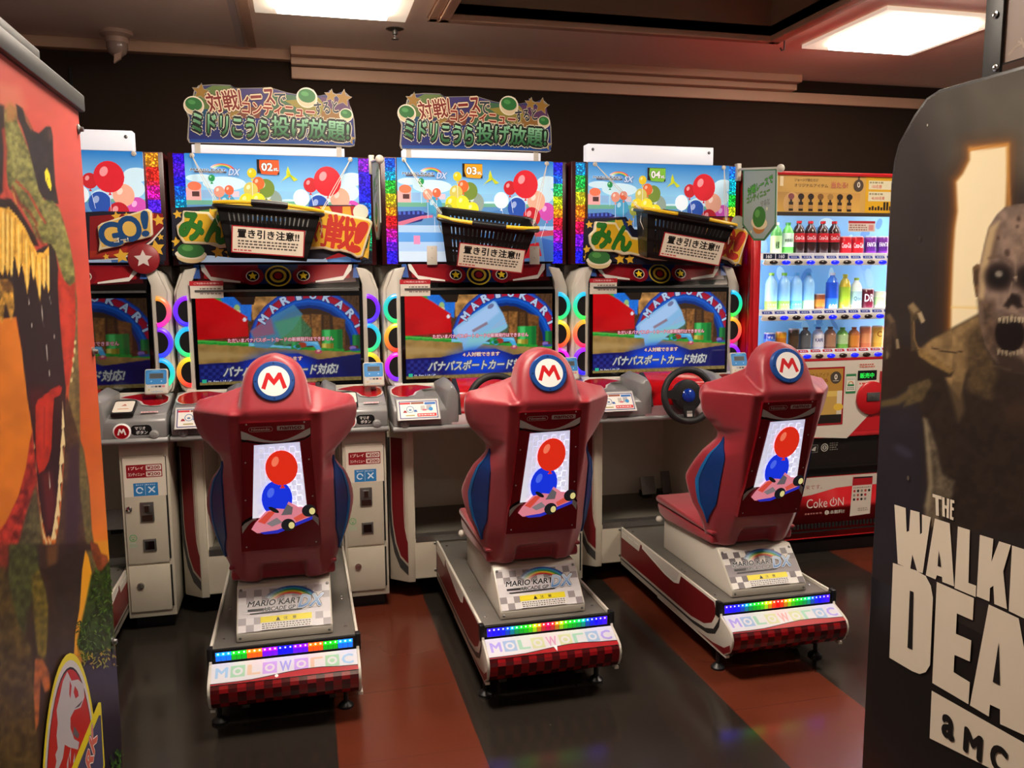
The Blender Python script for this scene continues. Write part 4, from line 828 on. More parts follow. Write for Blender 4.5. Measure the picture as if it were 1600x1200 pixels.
    for sg in (-1, 1):
        for i, z in enumerate((1.411, 1.27, 1.129)):
            pts, cols = [], []
            for j in range(15):
                a = PI / 2 + PI * j / 14; q = j / 14; pts.append((sg * (.408 - .052 * math.cos(a)), 4.098, z + .06 * math.sin(a))); cols.append(mix(seq[i][0], seq[i][1], q))
            part('light_ring', t, lambda m: m.tube(pts, .0115, 8, cols=cols), RINGM, label='glowing half-ring light')
            part('ring_recess', fr, lambda m: m.prism([(sg * .408, z - .052)] + [(sg * (.408 - .046 * math.cos(PI / 2 + PI * j / 10)), z - .052 * math.cos(PI * j / 10) ) for j in range(1, 10)] + [(sg * .408, z + .052)], 4.093, 4.099, 'y'), BLACK, smooth=0, key='rec%d%d' % (sg, i))
    # marquee
    part('marquee_case', t, lambda m: (m.box(-.39, .387, 4.12, 4.2, 1.63, 2.125), m.box(-.465, .465, 4.15, 4.6, 1.62, 2.13)), mat('dark_red_case', '3a0c10', .3), key='mqc', bevel=.004)
    mq_ = part('marquee', t, lambda m: marquee_art(m, k), MARQ, key='mq%d' % k, smooth=0, label='backlit sky blue race marquee picture with balloons')
    if k == 3:
        for x in (-.23, .285): part('bracket', mq_, lambda m: (m.box(x - .025, x + .025, 4.10, 4.108, 1.62, 1.71), screw(m, x, 4.10, 1.70, .005), screw(m, x, 4.10, 1.655, .005)), OFFW, bevel=.001)
    for x in (-.355, .35): part('mount_stud', mq_, lambda m: m.lathe([(.011, 0), (.011, .006), (.007, .008)], (x, 4.112, 2.113), (0, -1, 0), 16), OFFW, key='stud%d' % int(x * 100))
    if k == 4: sq = (['10a0e8', '20d050', 'e8e020', 'ff8a10', 'ff1858', '8a18ff', '2020ff'], ['1080ff', '10c0e0', '20d840', 'd0e820', 'f0a010', 'f02040', '8a18e0'])
    elif k == 3: sq = (['1060ff', '10b8e8', '30d840', 'e8d818', 'ffa010', 'ff2020', 'e818b8', '7018ff', '3018ff'], ['2020ff', '1070ff', '20d070', 'c8e010', 'ffa010', 'f02030', 'd818c8', '6018ff', '2020ff'])
    elif k == 2: sq = (['3a10ff', '5a18ff', '2020ff', '1068ff', '10a8e8', '20e090'] + ['18181c'] * 4, ['9a10f0', '3a18ff', '2020ff', '1070f0', '18d060', '20b070', '18181c'])
    else: sq = (['ff9010', 'ff2020', 'd018e8', '3a20ff', '2020ff'] + ['18181c'] * 3, ['ffa020', 'ff3020', 'e818a0', '5a20ff', '2020ff'] + ['18181c'] * 2)
    for sg, x0, x1, s2 in ((-1, -.442, -.392, sq[0]), (1, .39, .444, sq[1])):
        def led(m):
            m.plane((0, 4.1495, 0)); n_ = 24
            for i in range(n_):
                q = (i + .5) / n_ * len(s2); a = min(len(s2) - 1, int(q)); cc = s2[a] if q % 1 < .7 or a + 1 >= len(s2) else mix(s2[a], s2[a + 1], (q % 1 - .7) / .6)
                z1 = 2.125 - .5 * i / n_; z0 = 2.125 - .5 * (i + 1) / n_; m.P([(x0, z0), (x1, z0), (x1, z1), (x0, z1)], cc, step=0)
        part('glitter_light', t, led, GLITTER, smooth=0, label='rainbow glitter light column')
    def topbox(m):
        if k in (1, 4): m.box(-.385, .30 if k == 4 else .345, 4.13, 4.2, 2.127, 2.215)
        else: m.box(-.357, .325, 4.13, 4.2, 2.127, 2.165)
    tb = part('topper_board', t, topbox, mat('white_lit_board', 'eef0fa', .4, emit=.28), bevel=.002, label='white lit board on top of the marquee')
    if k in (1, 4):
        for x in (-.36, .275 if k == 4 else .318): part('topper_screw', tb, lambda m: screw(m, x, 4.13, 2.188, .008), STEEL)
for k in (1, 2, 3, 4): build_cabinet(k)

# coin machines between the cabinets
def build_coin(k):
    c, d = XC[k], YO[k]; lab = {1: 'white coin machine beside the dinosaur cabinet, under the round red button', 2: 'white coin machine between the leftmost seat and the middle seat', 3: 'white coin machine behind the middle seat', 4: 'white coin machine behind the right-hand seat, beside the drinks machine'}[k]
    t = thing('coin_machine', lab, 'coin machine', (c + .355, 3.95 + d, 0), (.355, 3.95, 0), 'coin machines'); Y = 3.85; x0, x1 = .258, .458
    part('body', t, lambda m: (m.box(x0, x1, Y, 4.19, .065, .86)), WHITE, key='coinb', bevel=.004)
    part('base_foot', t, lambda m: m.box(x0 + .02, x1 - .02, Y + .05, 4.15, 0, .066), BLACK, key='coinf', smooth=0)
    up = part('upper_door', t, lambda m: m.box(x0 + .012, x1 - .018, Y - .008, Y + .002, .315, .80), WHITE, key='coinu', bevel=.002)
    lo = part('lower_door', t, lambda m: m.box(x0 + .012, x1 - .018, Y - .008, Y + .002, .095, .305), WHITE, key='coinl', bevel=.002)
    def hinge(z0, z1): return lambda m: m.tube([(x1 - .014, Y - .004, z0), (x1 - .014, Y - .004, z1)], .004)
    part('hinge', up, hinge(.33, .79), DARK, key='hin1'); part('hinge', lo, hinge(.11, .30), DARK, key='hin2')
    part('lock', lo, lambda m: (m.lathe([(.015, 0), (.015, .006)], (.315, Y - .008, .215), (0, -1, 0), 18), m.lathe([(.009, .006), (.008, .010)], (.315, Y - .008, .215), (0, -1, 0), 14)), CHROME, key='lock1')
    part('lock', up, lambda m: m.lathe([(.013, 0), (.013, .006), (.007, .009)], (.287, Y - .008, .565), (0, -1, 0), 18), CHROME, key='lock2')
    def price(m):
        m.plane((.355, Y - .0085, .73)); m.R(-.082, -.055, .09, .06, 'd8cfc0'); m.RR(-.07, -.028, .076, .03, .004, '8a1420'); m.RR(.01, .004, .072, .026, .003, 'e0d6ca'); m.RR(.01, -.024, .072, -.002, .003, 'e0d6ca')
        m.T('1プレイ', -.03, .015, .014, 'e8dcd0', wd=.06, bold=.03); m.T('コンティニュー', -.03, -.013, .013, 'e8dcd0', wd=.066, bold=.03)
        m.T('¥200', .041, .015, .014, '8a1420', wd=.052, bold=.05); m.T('¥200', .041, -.013, .014, '8a1420', wd=.052, bold=.05)
    part('price_label', up, price, PRINT, key='price', smooth=0, label='dark red price label')
    def blue(m):
        m.plane((.355, Y - .0085, .648)); m.R(-.082, -.03, .09, .03, 'd8cfc0'); m.R(-.045, -.028, .055, .03, '2a78b8'); m.arc(-.02, -.002, .010, .015, 0, 320, ['e0eef8', 'd0e4f4'], 16); m.L([(.016, -.014), (.042, .012)], .006, 'd0e4f4'); m.L([(.016, .012), (.042, -.014)], .006, 'd0e4f4')
        m.L([(.003, -.024), (.003, .026)], .0012, 'd0e4f4'); m.T('使えます　使えません', .005, .022, .006, 'e0eef8', wd=.08)
    part('notice_label', up, blue, PRINT, key='bluel', smooth=0, label='blue notice label')
    part('coin_slot', up, lambda m: (m.box(.332, .388, Y - .014, Y - .006, .505, .592), m.box(.345, .375, Y - .018, Y - .012, .545, .58)), [STEEL], key='cslot', bevel=.002)
    part('slot_opening', up, lambda m: (m.box(.351, .369, Y - .0195, Y - .017, .548, .576), m.box(.338, .382, Y - .0155, Y - .0135, .508, .535)), mat('dark_brown_slot', '2a1510', .3), key='cslot2', smooth=0)
    part('coin_return', up, lambda m: (m.box(.336, .390, Y - .014, Y - .006, .37, .425)), STEEL, key='cret', bevel=.002)
    part('return_cup', up, lambda m: (m.box(.344, .382, Y - .0155, Y - .013, .379, .416)), GLOSSB, key='cret2', smooth=0)
    def green(m):
        m.plane((.296, Y - .0088, .42)); m.arc(0, .014, .013, .016, 0, 360, ['58a868', '58a868'], 18); m.C(-.005, .017, .002, .003, '58a868', 8); m.C(.005, .017, .002, .003, '58a868', 8); m.C(0, .008, .005, .003, '58a868', 10); m.dashes(-.016, -.03, .016, -.008, 3, 'a8c8a8')
    part('green_sticker', up, green, PRINT, key='green', smooth=0)
for k in (1, 2, 3, 4): build_coin(k)
# ================================================================== signs, boards, baskets, flags, card terminals
def xform(m, M, a=0): m.v[a:] = [tuple(M @ Vector(p)) for p in m.v[a:]]
CARD = mat('cardboard_edge', 'e8e0d0', .6)
def sign_px(x, y): X, Z = px_y(250 + x / 4, 110 + y / 4, 4.165); return (X - XC[2], Z)
def dome_ball(m, x, z, r, rot=0):                   # plain green balls with a pale band
    m.C(x, z, r * 1.12, r * 1.08, 'e8dcc8'); m.C(x, z - r * .12, r * .95, r * .85, 'd8c4a0'); m.C(x, z + r * .2, r * .92, r * .72, '2f7038', rot=rot); m.C(x - r * .2, z + r * .4, r * .4, r * .25, '4c9450', rot=rot)
def pop_sign(k):
    lab = {2: 'colourful cut-out sign with green and red lettering on top of the 02 cabinet', 3: 'colourful cut-out sign with green and red lettering on top of the 03 cabinet'}[k]
    dz = {2: 0, 3: -.005}[k]
    t = thing('cutout_sign', lab, 'sign', (XC[k], 4.12 + YO[k], 2.165), (0, 4.12, 2.165), 'cut-out signs on the cabinets'); t.location.z += dz
    S = sign_px
    out = [S(*p) for p in [(182, 452), (170, 430), (178, 300), (158, 240), (165, 190), (205, 165), (212, 130), (240, 95), (330, 88), (440, 92), (470, 112), (690, 108), (800, 140), (850, 150), (890, 115), (960, 120), (985, 160), (1045, 150), (1060, 125), (1100, 150), (1150, 130), (1185, 160), (1175, 195), (1200, 250), (1215, 310), (1222, 420), (1215, 470), (1190, 478), (900, 465)]]
    part('backing_card', t, lambda m: m.prism(out, 4.118, 4.124, 'y'), CARD, key='psb', smooth=0)
    def art(m):
        m.plane((0, 4.1175, 0)); P = lambda pts, c: m.P([S(*p) for p in pts], c)
        m.P(out, '9b958a')
        cx, cz = (sum(p[0] for p in out) / len(out), sum(p[1] for p in out) / len(out))
        m.P([(cx + (x - cx) * .985, cz + (z - cz) * .97) for x, z in out], '353567')
        P([(186, 300), (1205, 300), (1218, 460), (186, 446)], '1e2973'); P([(188, 430), (1215, 440), (1210, 470), (900, 460), (188, 450)], '124595')
        P([(215, 150), (330, 95), (440, 98), (470, 118), (600, 118), (420, 250), (230, 270)], '61783f')
        P([(470, 118), (690, 114), (800, 146), (860, 200), (600, 260), (420, 250)], '403570'); P([(700, 140), (870, 160), (1000, 200), (960, 300), (640, 300)], '40674a'); P([(780, 190), (990, 170), (1080, 260), (960, 300)], '908439')
        P([(200, 250), (330, 240), (330, 310), (188, 330)], '1c4c6d'); P([(320, 320), (430, 260), (560, 250), (480, 300)], '9b672e'); P([(420, 250), (640, 220), (620, 300), (480, 300)], '7e402e')
        P([(1000, 165), (1180, 190), (1200, 300), (1050, 300)], '57355c'); P([(1020, 230), (1190, 270), (1150, 320), (1000, 310)], '906733')
        for x, y, r, c_ in ((255, 135, 45, '9b732e'), (460, 265, 34, '9b7833'), (1068, 160, 36, '9b7836'), (1145, 175, 48, '956e2e'), (1185, 428, 32, 'a17e39'), (1000, 295, 20, '9b7e39')):
            q = S(x, y); m.star(q[0], q[1], (r + 6) * .00079, 'a1988a', -8); m.star(q[0], q[1], r * .00079, c_, -8)
        for x, y, r in ((212, 222, 50), (918, 172, 54), (1163, 280, 36)): q = S(x, y); dome_ball(m, q[0], q[1], r * .00079, -8)
        def TT(s, x0, x1, y, h, c_, o1, rot, b=.05): a, b_ = S(x0, y), S(x1, y); m.T(s, (a[0] + b_[0]) / 2, (a[1] + b_[1]) / 2, h * .00079, c_, wd=(b_[0] - a[0]), bold=b, out=o1, rot=rot, res=3)
        TT('対戦', 292, 490, 195, 112, '7c2420', [('3a2018', .2), ('e4d0b0', .15)], 10, .03)
        TT('レース', 495, 715, 170, 90, '7c2422', [('3a2018', .22), ('e4d0b0', .17)], 6); TT('で', 715, 785, 185, 70, '2a3a4a', [('e4d0b0', .13)], -4)
        TT('コンティニュー', 515, 965, 252, 66, '8a2e20', [('3a2018', .24), ('e4c8a8', .18)], -2); TT('すると', 965, 1112, 235, 70, '1e2a3c', [('d8ccb0', .13)], 8)
        TT('ミドリこうら', 205, 675, 348, 104, ('1f5a30', '9ad4ac'), [('d8d4c0', .34), ('0c1812', .26)], -4, .05)
        TT('投げ放題!', 700, 1180, 365, 110, ('1f5a30', '9ad4ac'), [('d8d4c0', .32), ('0c1812', .24)], -2, .035)
    part('sign_print', t, art, mat('sign_print', rough=.4, attr=True, spec=.3), key='psa', smooth=0)
    for x in (-.33, .30): part('support_strut', t, lambda m: m.box(x - .012, x + .012, 4.124, 4.132, 2.12, 2.25), OFFW, key='psu%d' % int(x * 100), smooth=0)
pop_sign(2); pop_sign(3)

def brd(x, y): return (-.423 + (x - 150) * .000889, 1.828 - (y - 590) * .000797)
def blob(m, pts, y0, y1, col): m.prism([brd(*p) for p in pts], y0, y1, 'y', col)
def pop_board(k):
    lab = {2: 'cut-out board with big green and red letters on the 02 cabinet, behind its basket', 4: 'cut-out board with big green and red letters on the 04 cabinet, behind its basket'}[k]
    t = thing('cutout_board', lab, 'sign', (XC[k], 4.085 + YO[k], 1.62), (0, 4.085, 1.62), 'cut-out boards on the marquees')
    if k == 2: t.location.x -= .035; t.location.z += .035; t.rotation_euler = (0, math.radians(2.0), 0)
    else: t.rotation_euler = (0, math.radians(2.2), 0)
    out = [(150, 590), (395, 565), (450, 640), (700, 640), (790, 555), (880, 535), (1060, 525), (1130, 560), (1150, 640), (1140, 845), (1080, 850), (980, 810), (900, 850), (450, 860), (330, 850), (150, 860)]
    Y = 4.088
    part('backing_board', t, lambda m: blob(m, out, Y, Y + .012, 'ffffff'), mat('navy_card', '14142c', .45), key='pbb', smooth=0)
    def rays(m):
        m.plane((0, Y - .0005, 0)); P = lambda pts, c: m.P([brd(*p) for p in pts], c)
        P([(155, 640), (390, 580), (440, 690), (420, 700), (300, 660)], '283a78'); P([(280, 600), (330, 590), (380, 700), (330, 680)], '4a8a3c'); P([(330, 590), (372, 585), (420, 700), (380, 690)], 'd8c840')
        P([(800, 560), (880, 542), (1060, 532), (1090, 560), (1100, 640), (790, 640)], 'a82028'); P([(880, 545), (930, 540), (960, 600), (920, 600)], 'e0b838'); P([(1000, 538), (1040, 535), (1050, 600), (1000, 600)], 'e0a030')
        P([(1080, 700), (1146, 700), (1138, 840), (1060, 800)], 'd8a838'); P([(1100, 760), (1140, 720), (1130, 780)], '3a7a38')
        for x, y, r in ((178, 625, 24), (340, 620, 34), (420, 600, 24), (370, 830, 34), (170, 780, 26), (1110, 810, 36), (165, 828, 18), (430, 830, 30)): q = brd(x, y); m.star(q[0], q[1], r * .00089, 'e8b838', 10)
    part('board_print', t, rays, PRINT, key='pbr', smooth=0)
    gr = part('green_lettering', t, lambda m: blob(m, [(178, 740), (172, 690), (200, 660), (205, 605), (330, 605), (350, 640), (400, 650), (430, 690), (560, 700), (760, 720), (770, 830), (560, 830), (430, 800), (380, 808), (330, 790), (205, 790)], Y - .022, Y, 'ffffff'), mat('cream_card', 'e2d6b4', .5), key='pbg', bevel=.006, seg=3, label='cream edged green lettering')
    def gtxt(m):
        m.plane((0, Y - .0225, 0)); a = brd(310, 700); m.P([brd(*p) for p in [(190, 735), (184, 695), (212, 665), (215, 620), (322, 618), (345, 655), (395, 662), (425, 705), (760, 735), (760, 815), (560, 815), (430, 785), (330, 775), (215, 775)]], 'e0b428')
        m.T('みん', *brd(310, 697), .118, '2a7426', wd=.205, bold=.085, out=[('1c4c18', .12)], rot=-6, res=4); m.T('なで', *brd(590, 765), .085, '2f7a2a', wd=.2, bold=.06, rot=-4)
    part('letters', gr, gtxt, PRINT, key='pbgt', smooth=0)
    rd = part('red_lettering', t, lambda m: blob(m, [(840, 620), (860, 560), (960, 575), (1140, 605), (1158, 625), (1105, 830), (1075, 838), (1045, 815), (985, 800), (955, 805), (900, 790), (800, 800), (800, 640)], Y - .03, Y, 'ffffff'), mat('cream_card'), key='pbr2', bevel=.007, seg=3, label='cream edged red lettering')
    def rtxt(m):
        m.plane((0, Y - .0305, 0)); m.P([brd(*p) for p in [(848, 630), (868, 575), (955, 590), (1130, 617), (1144, 632), (1095, 818), (1074, 822), (1048, 800), (990, 785), (955, 790), (905, 775), (812, 785), (812, 650)]], 'e8b42c')
        m.T('対', *brd(880, 690), .13, 'c03020', wd=.1, bold=.03, rot=-8); m.T('戦', *brd(990, 692), .150, 'c43022', wd=.13, bold=.06, rot=-8, res=4); m.T('!', *brd(1085, 715), .14, 'c43022', wd=.036, bold=.06, rot=-9, shear=.18, res=4)
    part('letters', rd, rtxt, PRINT, key='pbrt', smooth=0)
    part('white_ball', t, lambda m: (m.lathe([(.001, 0), (.036, .002), (.036, .008), (.001, .01)], (brd(1095, 565)[0], Y - .01, brd(1095, 565)[1]), (0, 1, 0), 24), ), mat('pale_card', 'd8dccc', .5), key='pbw', smooth=0)
    def gb(m):
        m.plane((0, Y - .013, 0)); a = brd(240, 845); m.C(a[0] - .002, a[1] + .008, .072, .055, '12141c'); m.C(a[0], a[1] - .012, .062, .03, 'd8c090'); m.C(a[0], a[1] - .002, .068, .022, 'e8dcc4'); m.C(a[0], a[1] + .016, .058, .034, '37733a'); m.C(a[0] - .014, a[1] + .026, .024, .014, '57984e')
    part('green_ball', t, gb, PRINT, key='pbgb', smooth=0, label='green and cream ball picture')
pop_board(2); pop_board(4)
def go_board():
    t = thing('cutout_board', 'cut-out board reading GO in blue on the far left cabinet, beside the dinosaur panel', 'sign', (XC[1], 4.085 + YO[1], 1.62), (0, 4.085, 1.62), 'cut-out boards on the marquees'); Y = 4.088
    B = lambda x, y: (lambda q: (q[0] - XC[1], q[1]))(px_y(100 + x / 5, 200 + y / 5, 4.088 + YO[1]))
    out = [(-100, 700), (100, 660), (300, 650), (600, 655), (775, 665), (795, 760), (795, 1035), (700, 1040), (400, 1030), (-100, 1030)]
    part('backing_board', t, lambda m: m.prism([B(*p) for p in out], Y, Y + .012, 'y'), mat('navy_card'), smooth=0)
    def art(m):
        m.plane((0, Y - .0005, 0)); P = lambda pts, c: m.P([B(*p) for p in pts], c)
        P([(200, 1025), (440, 1010), (560, 960), (680, 870), (775, 770), (775, 670), (600, 660), (200, 690)], '8a1c20'); P([(220, 1030), (440, 1016), (560, 968), (680, 880), (778, 770), (778, 785), (690, 890), (570, 978), (440, 1028)], 'e0d8d0')
        P([(640, 670), (700, 665), (690, 760), (660, 770)], 'c86a28'); P([(200, 960), (400, 960), (500, 930), (480, 1000), (200, 1010)], 'a03020')
        for x, y, r in ((410, 690, 34), (740, 720, 42), (720, 940, 60), (755, 852, 24), (450, 1000, 52), (330, 1005, 22), (490, 680, 20)): q = B(x, y); m.star(q[0], q[1], r * .00066, 'e0b03c', 8)
    part('board_print', t, art, PRINT, smooth=0)
    g = part('blue_lettering', t, lambda m: m.prism([B(*p) for p in [(268, 770), (300, 745), (600, 650), (660, 632), (690, 650), (700, 830), (690, 850), (620, 870), (480, 900), (460, 920), (300, 955), (275, 970), (285, 900)]], Y - .025, Y, 'y'), mat('cream_card'), bevel=.006, seg=3, label='cream edged blue lettering')
    def tx(m):
        m.plane((0, Y - .0255, 0)); m.P([B(*p) for p in [(280, 775), (310, 755), (600, 665), (655, 648), (676, 660), (686, 822), (610, 850), (470, 888), (450, 900), (305, 935), (296, 890)]], 'e0b85c')
        a = B(370, 835); m.T('G', a[0], a[1], .10, '1a4880', wd=.085, bold=.06, rot=9, res=4); a = B(520, 790); m.T('O', a[0], a[1], .105, '1a4880', wd=.092, bold=.06, rot=9, res=4); a = B(640, 750); m.T('!', a[0], a[1], .105, '1a4880', wd=.022, bold=.06, rot=6, shear=.1)
        a = B(455, 875); m.T('ゴー!', a[0], a[1], .02, 'e8e4dc', wd=.06, bold=.05, out=[('14182c', .14)], rot=6)
    part('letters', g, tx, PRINT, smooth=0)
    def rb_(m): a = B(625, 1030); m.lathe([(.001, .016), (.045, .012), (.066, .004), (.068, 0), (.068, -.004)], (a[0], Y - .004, a[1] + .004), (0, -1, 0), 28)
    b = part('red_ball', t, rb_, mat('red_ball_card', '8c1c24', .4), label='red ball with a white star')
    def sp(m): a = B(625, 1030); m.plane((0, Y - .0205, 0)); m.star(a[0], a[1] + .004, .04, 'd8ccc8')
    part('star_print', b, sp, PRINT, smooth=0)
go_board()

# shopping baskets on cords
BASK = mat('black_basket_plastic', '141414', .35)
def build_basket(k):
    lab = {2: 'black shopping basket hung before the 02 marquee, its handles folded up', 3: 'black shopping basket hung before the 03 marquee, its inside showing', 4: 'black shopping basket hanging in front of the 04 marquee, tipped down to the right'}[k]
    pos = {2: (-.03, 3.93, 1.752), 3: (-.012, 3.91, 1.722), 4: (.02, 3.92, 1.735)}[k]
    roll, tip, yaw = {2: (-4.2, 2, 2), 3: (-4.5, 16, -8), 4: (-8.5, 8, -9)}[k]
    base = (XC[k] + pos[0], pos[1] + YO[k], pos[2])
    M = Matrix.Translation(Vector(base)) @ Matrix.Rotation(math.radians(-roll), 4, 'Y') @ Matrix.Rotation(math.radians(tip), 4, 'X') @ Matrix.Rotation(math.radians(yaw), 4, 'Z')
    t = thing('shopping_basket', lab, 'basket', base, base, 'shopping baskets hung on the cabinets')
    T, B_, D, E, H = .215, .165, .13, .095, .105           # half sizes: top width, bottom width, top depth, bottom depth, height
    def wallp(u, v, side):                                  # side 0 front 1 right 2 back 3 left; u -1..1, v 0 bottom..1 top
        hw, hd = B_ + (T - B_) * v, E + (D - E) * v; z = -H + 2 * H * v
        return Vector({0: (u * hw, -hd, z), 1: (hw, u * hd, z), 2: (-u * hw, hd, z), 3: (-hw, -u * hd, z)}[side])
    def basket(m):
        th = .004
        for sd in range(4):
            nb = 19 if sd % 2 == 0 else 11; nrm = [Vector((0, 1, 0)), Vector((-1, 0, 0)), Vector((0, -1, 0)), Vector((1, 0, 0))][sd] * th
            def strip(u0, u1, v0, v1, w0=None, w1=None):
                q = [wallp(u0, v0, sd), wallp(u1, v0, sd), wallp(u1 if w1 is None else w1, v1, sd), wallp(u0 if w0 is None else w0, v1, sd)]
                m.raw(q + [p + nrm for p in q], [(0, 1, 2, 3), (7, 6, 5, 4), (0, 4, 5, 1), (1, 5, 6, 2), (2, 6, 7, 3), (3, 7, 4, 0)])
            for v0, v1 in ((0, .10), (.36, .43), (.64, .72), (.88, 1)): strip(-1, 1, v0, v1)
            strip(-1, -.86, 0, 1); strip(.86, 1, 0, 1)
            for i in range(nb): u = -.84 + 1.68 * i / (nb - 1); w_ = .032 if sd % 2 == 0 else .05; strip(u - w_ / 1.0, u + w_ / 1.0, .05, .95)
        q = [wallp(-1, 0, 0), wallp(1, 0, 0), wallp(-1, 0, 2), wallp(1, 0, 2)]; m.raw([q[0], q[1], q[2], q[3]] + [p + Vector((0, 0, .005)) for p in q], [(0, 3, 2, 1), (4, 5, 6, 7)])
        xform(m, M)
    bk = part('basket_body', t, basket, BASK, smooth=0)
    def rim(m):
        pts = []
        for cx, cy, a0 in ((T - .03, -D + .03, 270), (T - .03, D - .03, 0), (-T + .03, D - .03, 90), (-T + .03, -D + .03, 180)):
            for j in range(6): a = math.radians(a0 + 18 * j); pts.append((cx + .042 * math.cos(a), cy + .042 * math.sin(a), H))
        m.tube(pts, .009, 8, closed=True); xform(m, M)
    part('rim', t, rim, BASK)
    for sd in ((-1,) if k == 3 else (-1, 1)):
        hs = {2: .014, 3: -.006, 4: .004}[k]
        def path(n=25):
            P = []
            for i in range(n): u = -1 + 2 * i / (n - 1); P.append((u * (T + .012), sd * (D + .02) * (1 - .25 * abs(u) ** 5), H + .012 + hs * (1 - u * u) - .0))
            return P
        p = path()
        hd = part('handle', t, lambda m: (m.tube(p, .0085, 8), xform(m, M)), YELLOW, label='yellow ended handle')
        part('handle_grip', hd, lambda m: (m.tube(p[8:17], .0135, 10), xform(m, M)), BLACK)
    def sign(m):
        sx, sz = {2: (.0, -.028), 3: (.03, -.04), 4: (.035, -.028)}[k]
        m.plane((sx, -D + .004, sz), (1, 0, 0), Vector((0, -.1665, 1)).normalized(), n=.004); m.R(-.152, -.06, .152, .058, 'a02028'); m.R(-.147, -.055, .147, .053, 'ddd2bf')
        m.T('置き引き注意!!', .0, .026, .037, '14110f', wd=.255, bold=.06, res=3); m.dashes(-.125, -.038, .125, .0, 3, '5a5048'); m.dashes(-.142, -.052, -.06, -.041, 1, 'c05050'); xform(m, M)
    part('notice_sign', t, sign, mat('paper_print', rough=.55, attr=True, spec=.3), smooth=0, label='white notice with a red border and black warning letters')
    for sg in (-1, 1):
        def cords(m):
            st = Vector((XC[k] + (-.355 if sg < 0 else .35), 4.104 + YO[k], 2.113)); en = M @ Vector((sg * T, 0, H)); tail = M @ Vector((sg * (T + .004), .0, H))
            m.tube([st, st.lerp(en, .5) + Vector((-.005, 0, -.004)), en, en + Vector((.012 * sg, -.015, -.05)), en + Vector((.004, -.02, -.09))], .0017, 5)
            m.tube([st, st.lerp(en, .5) + Vector((.007, 0, -.004)), en + Vector((.006, 0, .002))], .0017, 5)
        part('cord', t, cords, CORD)
for k in (2, 3, 4): build_basket(k)

# pennants on rods
def build_flag(k):
    lab = {2: 'pennant on a rod between the 02 and 03 cabinets, seen edge-on', 4: 'grey pennant with a green ball picture, hanging beside the drinks machine'}[k]
    X = .452; t = thing('pennant', lab, 'flag', (XC[k] + X, 4.15 + YO[k], 2.1), (X, 4.15, 2.1), 'pennants beside the marquees')
    rod = part('rod', t, lambda m: m.tube([(X, 4.19, 2.116), (X, 3.745, 2.07)], .006, 8), OFFW, key='rod'); part('rod_ball', rod, lambda m: m.ball((X, 3.735, 2.068), .019), OFFW, key='rodb')
    part('rod_clamp', rod, lambda m: (m.box(X - .014, X + .012, 4.13, 4.16, 2.05, 2.14),), OFFW, key='rodc', bevel=.003)
    out = [(4.09, 2.104), (3.765, 2.07), (3.755, 1.80), (3.86, 1.73), (3.96, 1.735), (4.08, 1.82)]
    cl = part('cloth', t, lambda m: m.prism(out, X - .0025, X + .0025, 'x'), mat('grey_pennant_cloth', 'a8b4aa', .6), key='cloth', smooth=0)
    def art(m):
        m.plane((X - .003, 0, 0), (0, -1, 0), (0, 0, 1)); q = lambda pts: [(-y, z) for y, z in pts]
        m.P(q(out)[::-1] if False else q(out), '3f7a4e'); cy, cz = -3.92, 1.93; m.P([(cy + (y - cy) * .93, cz + (z - cz) * .95) for y, z in q(out)], '9caaa6')
        m.T('対戦レースで', -3.915, 2.005, .042, '58b040', wd=.24, bold=.04, out=[('1c2420', .14)], rot=11); m.T('コンティニュー', -3.93, 1.955, .03, '6aa840', wd=.22, bold=.04, out=[('1c2420', .14)], rot=9); m.T('すると', -3.86, 1.915, .026, 'a8b0a8', wd=.08, bold=.04, out=[('1c2420', .14)], rot=8)
        m.C(-3.91, 1.80, .058, .034, 'b87a40'); m.C(-3.91, 1.82, .078, .032, 'e0d0a8', rot=-8); m.C(-3.912, 1.85, .062, .052, '3c7a34', rot=-6); m.C(-3.93, 1.868, .024, .02, '5a9a4a')
        for a, b in ((-3.985, 1.78), (-3.84, 1.885)): m.star(a, b, .012, 'd8d8b0')
    part('print', cl, art, mat('cloth_print', rough=.6, attr=True, spec=.2), key='clart', smooth=0)
build_flag(2); build_flag(4)

